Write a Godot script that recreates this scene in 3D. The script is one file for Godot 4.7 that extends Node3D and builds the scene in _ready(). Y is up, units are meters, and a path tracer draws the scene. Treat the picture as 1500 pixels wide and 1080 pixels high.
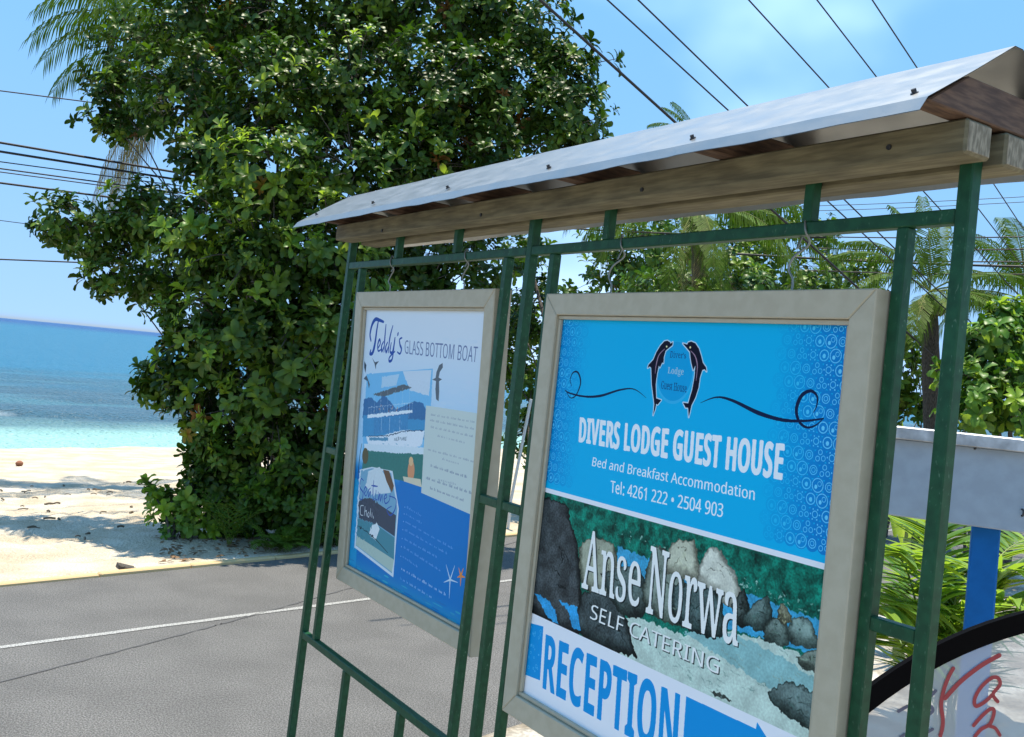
extends Node3D
# Roadside sign stand by a tropical beach. Photo pixels (1500 x 1080) become rays; each thing's distance comes from the ground, the stand or its usual size.
const K := 1.2            # metres per unit of the survey of the stand
const FOCAL := 1500.0
const MIDDLE := Vector2(750, 480)
var eye := Vector3(0, 2.1, 0)
var look := Basis()
var rng := RandomNumberGenerator.new()
var taken := {}
var M := {}
var tdir := Vector3(0.655, 0, -0.755).normalized()   # along the road, away to the right
var ndir := Vector3(0.755, 0, 0.655).normalized()    # across the road, towards the camera
var wob := FastNoiseLite.new()

# ------------------------------------------------------------------ helpers
func ray(x: float, y: float) -> Vector3:
	return look * Vector3((x - MIDDLE.x) / FOCAL, (MIDDLE.y - y) / FOCAL, -1.0)
func at(x: float, y: float, depth: float) -> Vector3:
	return eye + ray(x, y) * depth
func ground(x: float, y: float, h := 0.0) -> Vector3:
	var d := ray(x, y)
	return eye + d * ((h - eye.y) / d.y)
func tn(t: float, n: float, y := 0.0) -> Vector3:
	return tdir * t + ndir * n + Vector3(0, y, 0)
func numbered(called: String) -> String:
	var n: int = taken.get(called, 0)
	taken[called] = n + 1
	return called if n == 0 else "%s_%03d" % [called, n]
func tag(o: Node, label := "", category := "", group := "", kind := "") -> void:
	if label: o.set_meta("label", label)
	if category: o.set_meta("category", category)
	if group: o.set_meta("group", group)
	if kind: o.set_meta("kind", kind)
func thing(called: String, label: String, category: String, where: Transform3D, group := "") -> Node3D:
	var o := Node3D.new()
	o.name = numbered(called)
	add_child(o)
	o.transform = where
	tag(o, label, category, group)
	return o
func st() -> SurfaceTool:
	var s := SurfaceTool.new()
	s.begin(Mesh.PRIMITIVE_TRIANGLES)
	return s
func part(s, called: String, m: Material, parent: Node, smooth := false) -> MeshInstance3D:
	var o := MeshInstance3D.new()
	if s is SurfaceTool:
		s.generate_normals()
		o.mesh = s.commit()
	else:
		o.mesh = s
	o.material_override = m
	if parent == self:
		o.name = numbered(called)
		add_child(o)
	else:
		o.name = called
		parent.add_child(o, true)
	return o
func structure(s, called: String, m: Material, parent: Node = self) -> MeshInstance3D:
	var o := part(s, called, m, parent)
	if parent == self: o.set_meta("kind", "structure")
	return o
func quad(s: SurfaceTool, a: Vector3, b: Vector3, c: Vector3, d: Vector3) -> void:
	for v in [a, b, c, a, c, d]: s.add_vertex(v)
# a box with chamfered edges
func cbox(s: SurfaceTool, xf: Transform3D, size: Vector3, bev := 0.002) -> void:
	s.set_smooth_group(-1)
	var h := size / 2
	bev = minf(bev, minf(h.x, minf(h.y, h.z)) * 0.45)
	var p := func(sx: int, sy: int, sz: int, axis: int) -> Vector3:
		var v := Vector3(sx * h.x, sy * h.y, sz * h.z)
		for k in 3:
			if k != axis: v[k] -= [sx, sy, sz][k] * bev
		return xf * v
	for axis in 3:
		for sg in [-1, 1]:
			var c := []
			for q in [[-1, -1], [1, -1], [1, 1], [-1, 1]]:
				var w := [0, 0, 0]
				w[axis] = sg
				w[(axis + 1) % 3] = q[0]
				w[(axis + 2) % 3] = q[1]
				c.append(p.call(w[0], w[1], w[2], axis))
			if sg > 0: quad(s, c[3], c[2], c[1], c[0])
			else: quad(s, c[0], c[1], c[2], c[3])
	for axis in 3:
		var b1 := (axis + 1) % 3
		var b2 := (axis + 2) % 3
		for s1 in [-1, 1]:
			for s2 in [-1, 1]:
				var lo := [0, 0, 0]
				lo[axis] = -1
				lo[b1] = s1
				lo[b2] = s2
				var hi := lo.duplicate()
				hi[axis] = 1
				var q1: Vector3 = p.call(lo[0], lo[1], lo[2], b1)
				var q2: Vector3 = p.call(hi[0], hi[1], hi[2], b1)
				var q3: Vector3 = p.call(hi[0], hi[1], hi[2], b2)
				var q4: Vector3 = p.call(lo[0], lo[1], lo[2], b2)
				if s1 * s2 > 0: quad(s, q1, q2, q3, q4)
				else: quad(s, q4, q3, q2, q1)
	for sx in [-1, 1]:
		for sy in [-1, 1]:
			for sz in [-1, 1]:
				var a: Vector3 = p.call(sx, sy, sz, 0)
				var b: Vector3 = p.call(sx, sy, sz, 1)
				var c: Vector3 = p.call(sx, sy, sz, 2)
				for v in ([a, c, b] if sx * sy * sz > 0 else [a, b, c]): s.add_vertex(v)
func bar(s: SurfaceTool, a: Vector3, b: Vector3, w: float, d: float, bev := 0.002, side := Vector3(0, 0, 1)) -> void:
	var y := (b - a).normalized()
	var z := (side - y * side.dot(y)).normalized()
	cbox(s, Transform3D(Basis(y.cross(z), y, z), (a + b) / 2), Vector3(w, a.distance_to(b), d), bev)
func tube(s: SurfaceTool, pts: Array, radii, sides := 8, caps := true) -> void:
	s.set_smooth_group(0)
	var rings := []
	var up := Vector3(0.31, 0.87, 0.21)
	for i in pts.size():
		var dir: Vector3 = (pts[mini(i + 1, pts.size() - 1)] - pts[maxi(i - 1, 0)]).normalized()
		if absf(dir.dot(up)) > 0.97: up = Vector3(0.9, 0.1, 0.3)
		var u := dir.cross(up).normalized()
		var v := u.cross(dir)
		up = v
		var r: float = radii[i] if radii is Array else radii
		var ring := []
		for k in sides:
			var a := TAU * k / sides
			ring.append(pts[i] + (u * cos(a) + v * sin(a)) * r)
		rings.append(ring)
	for i in pts.size() - 1:
		for k in sides:
			var k2 := (k + 1) % sides
			quad(s, rings[i][k], rings[i][k2], rings[i + 1][k2], rings[i + 1][k])
	if caps:
		s.set_smooth_group(-1)
		for e in [0, pts.size() - 1]:
			for k in range(1, sides - 1):
				if e: 
					for v in [rings[e][0], rings[e][k], rings[e][k + 1]]: s.add_vertex(v)
				else:
					for v in [rings[e][0], rings[e][k + 1], rings[e][k]]: s.add_vertex(v)
# convex polygon (x, y), anticlockwise, between z0 (front) and z1 (back), front edges chamfered
func prism(s: SurfaceTool, poly: Array, z0: float, z1: float, bev := 0.0015) -> void:
	s.set_smooth_group(-1)
	var n := poly.size()
	var inner := []
	for i in n:
		var p: Vector2 = poly[i]
		var e1: Vector2 = (p - poly[(i + n - 1) % n]).normalized()
		var e2: Vector2 = (poly[(i + 1) % n] - p).normalized()
		var n1 := Vector2(-e1.y, e1.x)
		var n2 := Vector2(-e2.y, e2.x)
		var m := (n1 + n2).normalized()
		inner.append(p + m * (bev / maxf(0.3, m.dot(n1))))
	var v3 := func(p: Vector2, z: float) -> Vector3: return Vector3(p.x, p.y, z)
	for i in range(1, n - 1):
		for q in [inner[0], inner[i + 1], inner[i]]: s.add_vertex(v3.call(q, z0))
		for q in [poly[0], poly[i], poly[i + 1]]: s.add_vertex(v3.call(q, z1))
	for i in n:
		var j := (i + 1) % n
		quad(s, v3.call(inner[i], z0), v3.call(inner[j], z0), v3.call(poly[j], z0 - bev), v3.call(poly[i], z0 - bev))
		quad(s, v3.call(poly[i], z0 - bev), v3.call(poly[j], z0 - bev), v3.call(poly[j], z1), v3.call(poly[i], z1))
func curve(pts: Array, per := 8) -> Array:   # Catmull-Rom through Vector2 or Vector3 points
	var out := []
	var n := pts.size()
	for i in n - 1:
		var a = pts[maxi(i - 1, 0)]
		var b = pts[i]
		var c = pts[i + 1]
		var d = pts[mini(i + 2, n - 1)]
		for k in per:
			var t := float(k) / per
			out.append(0.5 * (2.0 * b + (c - a) * t + (2.0 * a - 5.0 * b + 4.0 * c - d) * t * t + (3.0 * b - a - 3.0 * c + d) * t * t * t))
	out.append(pts[n - 1])
	return out

# ------------------------------------------------------------------ materials
func lin(r: float, g: float, b: float, a := 1.0) -> Color:
	var c := Color(r, g, b).linear_to_srgb()
	c.a = a
	return c
func noise_tex(freq: float, low: Color, high: Color, octaves := 4, size := 512, sd := 1, kind := FastNoiseLite.TYPE_SIMPLEX_SMOOTH, stops := [0.25, 0.75]) -> NoiseTexture2D:
	var n := FastNoiseLite.new()
	n.noise_type = kind
	n.frequency = freq
	n.fractal_octaves = octaves
	n.seed = sd
	var t := NoiseTexture2D.new()
	t.width = size
	t.height = size
	t.seamless = true
	t.noise = n
	var g := Gradient.new()
	g.set_color(0, low)
	g.set_color(1, high)
	g.set_offset(0, stops[0])
	g.set_offset(1, stops[1])
	t.color_ramp = g
	return t
func mat(called: String, c: Color, rough := 0.6, metal := 0.0) -> StandardMaterial3D:
	var m := StandardMaterial3D.new()
	m.resource_name = called
	m.albedo_color = c
	m.roughness = rough
	m.metallic = metal
	M[called] = m
	return m
func grainy(m: StandardMaterial3D, tex: Texture2D, scale: Vector3, world := true, bump: Texture2D = null, bump_cm := 0.0) -> StandardMaterial3D:
	m.albedo_texture = tex
	m.uv1_triplanar = true
	m.uv1_world_triplanar = world
	m.uv1_scale = scale
	if bump:
		m.heightmap_enabled = true
		m.heightmap_texture = bump
		m.heightmap_scale = bump_cm
	return m
func over(m: StandardMaterial3D, tex: Texture2D, scale: Vector3, world := true) -> StandardMaterial3D:   # a second, coarser layer multiplied in
	m.detail_enabled = true
	m.detail_albedo = tex
	m.detail_blend_mode = BaseMaterial3D.BLEND_MODE_MUL
	m.detail_uv_layer = BaseMaterial3D.DETAIL_UV_2
	m.uv2_triplanar = true
	m.uv2_world_triplanar = world
	m.uv2_scale = scale
	return m
func make_materials() -> void:
	var grey := func(v: float) -> Color: return Color(v, v, v)
	var g := mat("green_paint", lin(0.017, 0.068, 0.037), 0.42)
	grainy(g, noise_tex(0.02, grey.call(0.86), Color.WHITE, 4, 512, 3), Vector3.ONE * 3.0, false, noise_tex(0.05, Color.BLACK, Color.WHITE, 3, 256, 4), 0.008)
	g.albedo_texture = noise_tex(0.035, lin(0.09, 0.16, 0.10), lin(0.013, 0.075, 0.032), 5, 1024, 31, FastNoiseLite.TYPE_SIMPLEX_SMOOTH, [0.16, 0.26])
	g.albedo_color = Color.WHITE
	g.metallic_specular = 0.32
	g.uv1_scale = Vector3(2.2, 0.8, 2.2)
	over(g, noise_tex(0.02, grey.call(0.85), Color.WHITE, 4, 512, 3), Vector3.ONE * 2.0, false)
	var f := mat("frame_paint", lin(0.43, 0.385, 0.28), 0.5)
	grainy(f, noise_tex(0.015, Color(0.965, 0.96, 0.95), Color.WHITE, 5, 512, 5), Vector3.ONE * 2.0, false)
	var w := mat("weathered_timber", Color.WHITE, 0.8)
	grainy(w, noise_tex(0.02, lin(0.13, 0.112, 0.064), lin(0.205, 0.18, 0.105), 5, 512, 7), Vector3(0.5, 5.0, 5.0), false, noise_tex(0.03, Color.BLACK, Color.WHITE, 5, 512, 8), 0.03)
	over(w, noise_tex(0.008, grey.call(0.84), Color.WHITE, 4, 256, 9), Vector3(1.3, 1.3, 1.3), false)
	var j := mat("brown_timber", Color.WHITE, 0.75)
	grainy(j, noise_tex(0.02, lin(0.06, 0.032, 0.02), lin(0.13, 0.075, 0.045), 5, 512, 10), Vector3(0.9, 6.0, 6.0), false, noise_tex(0.03, Color.BLACK, Color.WHITE, 5, 256, 11), 0.03)
	var e := mat("end_grain", Color.WHITE, 0.85)
	grainy(e, noise_tex(0.03, lin(0.15, 0.13, 0.09), lin(0.30, 0.26, 0.19), 4, 256, 12), Vector3(10, 3, 10), false)
	var z := mat("galvanised_sheet", lin(0.37, 0.375, 0.37), 0.46, 0.8)
	grainy(z, noise_tex(0.012, Color(0.955, 0.96, 0.965), Color.WHITE, 5, 512, 13), Vector3(0.6, 1.5, 1.5), false)
	z.roughness_texture = noise_tex(0.02, grey.call(0.7), grey.call(0.95), 5, 512, 15)
	mat("screw_steel", lin(0.05, 0.05, 0.055), 0.5, 0.6)
	mat("hook_wire", lin(0.22, 0.24, 0.23), 0.45, 0.6)
	mat("back_panel", lin(0.5, 0.5, 0.47), 0.7)
	var a := mat("asphalt", Color.WHITE, 0.82)
	grainy(a, noise_tex(0.22, lin(0.048, 0.047, 0.045), lin(0.185, 0.182, 0.175), 2, 1024, 16, FastNoiseLite.TYPE_SIMPLEX, [0.22, 0.8]), Vector3.ONE * 0.33, true, noise_tex(0.2, Color.BLACK, Color.WHITE, 3, 512, 17), 0.45)
	over(a, noise_tex(0.012, grey.call(0.92), Color.WHITE, 5, 512, 18), Vector3(0.21, 0.21, 0.21))
	var l := mat("road_paint", Color.WHITE, 0.6)
	grainy(l, noise_tex(0.08, lin(0.13, 0.13, 0.125), lin(0.42, 0.42, 0.40), 5, 512, 19, FastNoiseLite.TYPE_SIMPLEX_SMOOTH, [0.3, 0.62]), Vector3.ONE * 1.7)
	var y := mat("yellow_kerb_paint", Color.WHITE, 0.7)
	grainy(y, noise_tex(0.03, lin(0.44, 0.35, 0.22), lin(0.58, 0.40, 0.18), 5, 512, 20, FastNoiseLite.TYPE_SIMPLEX_SMOOTH, [0.2, 0.55]), Vector3.ONE * 2.3)
	mat("tar", lin(0.075, 0.075, 0.076), 0.8)
	var s := mat("beach_sand", Color.WHITE, 0.9)
	grainy(s, noise_tex(0.05, lin(0.45, 0.395, 0.305), lin(0.60, 0.54, 0.44), 5, 1024, 21, FastNoiseLite.TYPE_SIMPLEX_SMOOTH, [0.3, 0.68]), Vector3.ONE * 0.8, true, noise_tex(0.06, Color.BLACK, Color.WHITE, 4, 512, 22), 1.2)
	over(s, noise_tex(0.012, Color(0.90, 0.87, 0.82), Color.WHITE, 5, 512, 23), Vector3.ONE * 0.19)
	var c := mat("pale_concrete", Color.WHITE, 0.85)
	grainy(c, noise_tex(0.05, lin(0.36, 0.34, 0.30), lin(0.56, 0.53, 0.47), 5, 512, 24), Vector3.ONE * 0.9, true, noise_tex(0.1, Color.BLACK, Color.WHITE, 4, 512, 25), 0.4)
	over(c, noise_tex(0.015, Color(0.72, 0.68, 0.62), Color.WHITE, 5, 512, 26), Vector3.ONE * 0.3)
	var b := mat("bark", Color.WHITE, 0.9)
	grainy(b, noise_tex(0.03, lin(0.035, 0.03, 0.023), lin(0.12, 0.1, 0.08), 5, 512, 27), Vector3(4, 1.0, 4), true, noise_tex(0.04, Color.BLACK, Color.WHITE, 4, 256, 28), 1.0)
	mat("wire_rubber", lin(0.012, 0.012, 0.013), 0.6)
	var bl := mat("blue_post_paint", lin(0.006, 0.115, 0.36), 0.5)
	bl.metallic_specular = 0.25
	grainy(bl, noise_tex(0.02, grey.call(0.96), Color.WHITE, 4, 256, 41), Vector3.ONE * 2.0, false)
	var pb := mat("pale_blue_paint", lin(0.30, 0.36, 0.42), 0.45)
	grainy(pb, noise_tex(0.015, grey.call(0.95), Color.WHITE, 5, 512, 42), Vector3.ONE * 0.9, false)
	var cp := mat("cap_metal", lin(0.5, 0.52, 0.54), 0.45, 0.3)
	grainy(cp, noise_tex(0.02, grey.call(0.8), Color.WHITE, 4, 256, 43), Vector3.ONE * 1.5, false)
	mat("black_edge", lin(0.004, 0.004, 0.005), 0.8).metallic_specular = 0.12
	var ac := mat("tinted_acrylic", lin(0.5, 0.53, 0.56, 0.62), 0.3)
	ac.transparency = BaseMaterial3D.TRANSPARENCY_ALPHA
	mat("red_lettering", lin(0.33, 0.03, 0.035), 0.5)
	mat("slate_lettering", lin(0.09, 0.09, 0.14), 0.5)
	mat("coconut_husk", lin(0.22, 0.085, 0.04), 0.85)
	mat("white_pipe_plastic", lin(0.62, 0.63, 0.6), 0.5)
	mat("dry_weed", lin(0.14, 0.11, 0.075), 0.9)
	mat("frond_stem", lin(0.17, 0.2, 0.05), 0.55)
	mat("coconut_green", lin(0.08, 0.11, 0.02), 0.5)
	mat("dry_leaf", lin(0.16, 0.09, 0.04), 0.8)
	for n in [["foliage", 0.4], ["palm_foliage", 0.55]]:
		var lf := mat(n[0], Color.WHITE, n[1])
		lf.vertex_color_use_as_albedo = true
		lf.metallic_specular = 0.2 if n[0] == "palm_foliage" else 0.32
		lf.backlight_enabled = true
		lf.backlight = Color(0.6, 0.72, 0.2)
func leaf_mat(called: String, c: Color, rough := 0.4) -> StandardMaterial3D:
	if M.has(called): return M[called]
	var m := mat(called, Color(c.r, c.g, c.b).linear_to_srgb(), rough)
	m.metallic_specular = 0.32
	m.backlight_enabled = true
	m.backlight = Color(0.6, 0.72, 0.2)
	return m

# ------------------------------------------------------------------ flat print: shapes filled into an Image
func fill_tri(img: Image, a: Vector2, b: Vector2, c: Vector2, col: Color) -> void:
	var p := [a, b, c]
	p.sort_custom(func(u, v): return u.y < v.y)
	var y0: Vector2 = p[0]
	var y1: Vector2 = p[1]
	var y2: Vector2 = p[2]
	if y2.y - y0.y < 0.001: return
	for y in range(maxi(0, ceili(y0.y - 0.5)), mini(img.get_height() - 1, floori(y2.y - 0.5)) + 1):
		var yc := y + 0.5
		var xa: float = y0.x + (y2.x - y0.x) * (yc - y0.y) / (y2.y - y0.y)
		var xb: float
		if yc < y1.y: xb = y0.x + (y1.x - y0.x) * (yc - y0.y) / maxf(0.0001, y1.y - y0.y)
		else: xb = y1.x + (y2.x - y1.x) * (yc - y1.y) / maxf(0.0001, y2.y - y1.y)
		var l := ceili(minf(xa, xb) - 0.5)
		var r := ceili(maxf(xa, xb) - 0.5)
		if r > l: img.fill_rect(Rect2i(l, y, r - l, 1), col)
func fill_poly(img: Image, pts, col: Color) -> void:
	var pp := PackedVector2Array(pts)
	var idx := Geometry2D.triangulate_polygon(pp)
	for i in range(0, idx.size(), 3): fill_tri(img, pp[idx[i]], pp[idx[i + 1]], pp[idx[i + 2]], col)
func fill_disc(img: Image, c: Vector2, rx: float, ry: float, col: Color) -> void:
	for y in range(floori(c.y - ry), ceili(c.y + ry) + 1):
		var k := 1.0 - pow((y + 0.5 - c.y) / ry, 2)
		if k <= 0.0: continue
		var w := rx * sqrt(k)
		var l := ceili(c.x - w - 0.5)
		var r := ceili(c.x + w - 0.5)
		if r > l: img.fill_rect(Rect2i(l, y, r - l, 1), col)
func fill_ring(img: Image, c: Vector2, r: float, w: float, col: Color) -> void:
	var n := 20
	for i in n:
		var a := Vector2.from_angle(TAU * i / n)
		var b := Vector2.from_angle(TAU * (i + 1) / n)
		fill_tri(img, c + a * r, c + b * r, c + a * (r - w), col)
		fill_tri(img, c + b * r, c + b * (r - w), c + a * (r - w), col)
func fill_stroke(img: Image, pts: Array, w0: float, w1: float, w2: float, col: Color) -> void:   # a brush stroke whose width goes w0 - w1 - w2
	var q := curve(pts, 10)
	var n := q.size()
	var last := []
	for i in n:
		var t := float(i) / (n - 1)
		var w := lerpf(w0, w1, t * 2) if t < 0.5 else lerpf(w1, w2, t * 2 - 1)
		var d: Vector2 = (q[mini(i + 1, n - 1)] - q[maxi(i - 1, 0)]).normalized()
		var s := Vector2(-d.y, d.x) * w / 2
		var now := [q[i] + s, q[i] - s]
		if last:
			fill_tri(img, last[0], last[1], now[0], col)
			fill_tri(img, last[1], now[1], now[0], col)
		if w > 3: fill_disc(img, q[i], w / 2, w / 2, col)
		last = now
func face(bold := false, serif := false) -> SystemFont:
	var f := SystemFont.new()
	f.font_names = PackedStringArray(["Droid Serif" if serif else "Droid Sans"])
	f.font_weight = 700 if bold else 400
	return f
# lettering fitted into the quadrilateral tl, tr, br, bl; thicken pushes the outline out by that many dots
func fill_text(img: Image, s: String, f: Font, q: Array, col: Color, thicken := 0.0) -> void:
	var t := TextMesh.new()
	t.text = s
	t.font = f
	t.font_size = 64
	t.pixel_size = 1.0
	t.depth = 0.0
	t.curve_step = 1.0
	var arr := t.surface_get_arrays(0)
	var v: PackedVector3Array = arr[Mesh.ARRAY_VERTEX]
	var ix: PackedInt32Array = arr[Mesh.ARRAY_INDEX] if arr[Mesh.ARRAY_INDEX] != null else PackedInt32Array(range(v.size()))
	var lo := Vector2(1e9, 1e9)
	var hi := -lo
	for p in v:
		lo = lo.min(Vector2(p.x, p.y))
		hi = hi.max(Vector2(p.x, p.y))
	var put := func(p: Vector3) -> Vector2:
		var a := (p.x - lo.x) / (hi.x - lo.x)
		var b := (hi.y - p.y) / (hi.y - lo.y)
		return (q[0] as Vector2).lerp(q[1], a).lerp((q[3] as Vector2).lerp(q[2], a), b)
	for i in range(0, ix.size(), 3):
		var a: Vector2 = put.call(v[ix[i]])
		var b: Vector2 = put.call(v[ix[i + 1]])
		var c: Vector2 = put.call(v[ix[i + 2]])
		fill_tri(img, a, b, c, col)
		if thicken > 0.0:
			for o in [Vector2(thicken, 0), Vector2(-thicken, 0), Vector2(0, thicken * 0.6), Vector2(0, -thicken * 0.6)]: fill_tri(img, a + o, b + o, c + o, col)
func grade(img: Image, area: Rect2i, freq: float, amount: float, sd: int, only_alpha := false) -> void:   # printed grain of a photograph
	var n := FastNoiseLite.new()
	n.frequency = freq
	n.fractal_octaves = 5
	n.seed = sd
	for y in range(area.position.y, area.end.y):
		for x in range(area.position.x, area.end.x):
			var c := img.get_pixel(x, y)
			var k := 1.0 + amount * clampf(1.5 - 2.0 * c.get_luminance(), 0.25, 1.2) * n.get_noise_2d(x, y)
			img.set_pixel(x, y, Color(c.r * k, c.g * k, c.b * k))

# ------------------------------------------------------------------ hanging sign boards
# a framed board hung from the rail: returns its node and a function that turns a photo pixel into a dot of its print
var dots := 1150.0
func hung_sign(called: String, label: String, kiosk: Transform3D, x0: float, x1: float, top: float, bottom: float, zf: float, tilt: float, rail: float, recess: float, paint: Callable, hooks: Array) -> Node3D:
	var w := (x1 - x0) * K
	var h := (top - bottom) * K
	var hinge := kiosk * Transform3D(Basis(), Vector3((x0 + x1) / 2 * K, 2.1 * K, zf * K)) * Transform3D(Basis(Vector3.RIGHT, deg_to_rad(tilt)), Vector3.ZERO)
	var root := thing(called, label, "sign", hinge * Transform3D(Basis(), Vector3(0, (bottom - 2.1) * K, 0)))
	var r := rail * K
	var thick := 0.062 * K
	var g := 0.0004
	var hw := w / 2
	var rails := [
		[Vector2(-hw, h), Vector2(-hw + r + g, h - r), Vector2(hw - r - g, h - r), Vector2(hw, h)],
		[Vector2(-hw, 0), Vector2(hw, 0), Vector2(hw - r - g, r), Vector2(-hw + r + g, r)],
		[Vector2(-hw, g), Vector2(-hw + r, r + g), Vector2(-hw + r, h - r - g), Vector2(-hw, h - g)],
		[Vector2(hw, g), Vector2(hw, h - g), Vector2(hw - r, h - r - g), Vector2(hw - r, r + g)]]
	for p in rails:
		var s := st()
		prism(s, p, 0, -thick, 0.003)
		part(s, "frame_rail", M.frame_paint, root)
	var iw := hw - r
	for o in [[Vector3(0, h - r - 0.007, 0), Vector3(iw * 2, 0.012, 0.012)], [Vector3(0, r + 0.007, 0), Vector3(iw * 2, 0.012, 0.012)], [Vector3(-iw + 0.007, h / 2, 0), Vector3(0.012, h - 2 * r - 0.028, 0.012)], [Vector3(iw - 0.007, h / 2, 0), Vector3(0.012, h - 2 * r - 0.028, 0.012)]]:
		var s := st()
		cbox(s, Transform3D(Basis(), o[0] + Vector3(0, 0, -recess * K + 0.0075)), o[1], 0.002)
		part(s, "bead", M.frame_paint, root)
	var b := st()
	cbox(b, Transform3D(Basis(), Vector3(0, h / 2, -recess * K - 0.008)), Vector3(iw * 2 - 0.001, h - 2 * r - 0.001, 0.012), 0.001)
	part(b, "backing_board", M.back_panel, root)
	var zp := -recess * K
	var ih := h - 2 * r
	var img := Image.create(int(iw * 2 * dots), int(ih * dots), false, Image.FORMAT_RGB8)
	var inv := root.global_transform.affine_inverse()
	var from := inv * eye
	var spot := func(px: float, py: float) -> Vector2:
		var d := inv.basis * ray(px, py)
		var p := from + d * ((zp - from.z) / d.z)
		return Vector2((p.x + iw) * dots, (h - r - p.y) * dots)
	paint.call(img, spot)
	var s := st()
	var c := [Vector3(-iw, r, zp), Vector3(-iw, h - r, zp), Vector3(iw, h - r, zp), Vector3(iw, r, zp)]
	var uv := [Vector2(0, 1), Vector2(0, 0), Vector2(1, 0), Vector2(1, 1)]
	for i in [0, 1, 2, 0, 2, 3]:
		s.set_uv(uv[i])
		s.add_vertex(c[i])
	var m := StandardMaterial3D.new()
	m.resource_name = called + "_print"
	m.albedo_texture = ImageTexture.create_from_image(img)
	m.roughness = 0.5
	m.metallic_specular = 0.22
	part(s, "printed_panel", m, root)
	for x in hooks:
		var hs := st()
		var o := Vector3((x - (x0 + x1) / 2) * K, h, -thick / 2)
		var gap := (2.086 - top) * K
		var up := Vector3(0, gap + 0.034 * K, thick / 2 - zf * K)
		tube(hs, curve([o + Vector3(0, -0.01, 0), o + Vector3(0.002, 0.03, 0), o + Vector3(-0.012, gap * 0.4, 0.004), o + Vector3(0.0, gap * 0.62, 0), o + Vector3(0.024, gap * 0.85, up.z), o + Vector3(0.026, gap + 0.01, up.z + 0.02), o + Vector3(0.006, up.y + 0.006, up.z + 0.004), o + Vector3(-0.02, gap + 0.012, up.z - 0.022), o + Vector3(-0.024, gap * 0.8, up.z - 0.01)], 5), 0.0031, 6)
		part(hs, "hook", M.hook_wire, root)
	return root

# printed photographs: outlines roughened by a warp, then softened as a coarse print is
func soften(img: Image, area: Rect2i, warp: float, by: int, sd: int) -> void:
	area = area.intersection(Rect2i(0, 0, img.get_width(), img.get_height()))
	var n := FastNoiseLite.new()
	n.seed = sd
	n.frequency = 0.03
	n.fractal_octaves = 4
	var src := img.get_region(area)
	for y in area.size.y:
		for x in area.size.x:
			var u := clampi(x + int(warp * n.get_noise_2d(x, y)), 0, area.size.x - 1)
			var v := clampi(y + int(warp * n.get_noise_2d(x + 911, y + 377)), 0, area.size.y - 1)
			img.set_pixel(area.position.x + x, area.position.y + y, src.get_pixel(u, v))
	var cut := img.get_region(area)
	cut.resize(maxi(1, area.size.x / by), maxi(1, area.size.y / by), Image.INTERPOLATE_LANCZOS)
	cut.resize(area.size.x, area.size.y, Image.INTERPOLATE_CUBIC)
	img.blit_rect(cut, Rect2i(Vector2i.ZERO, area.size), area.position)
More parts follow.
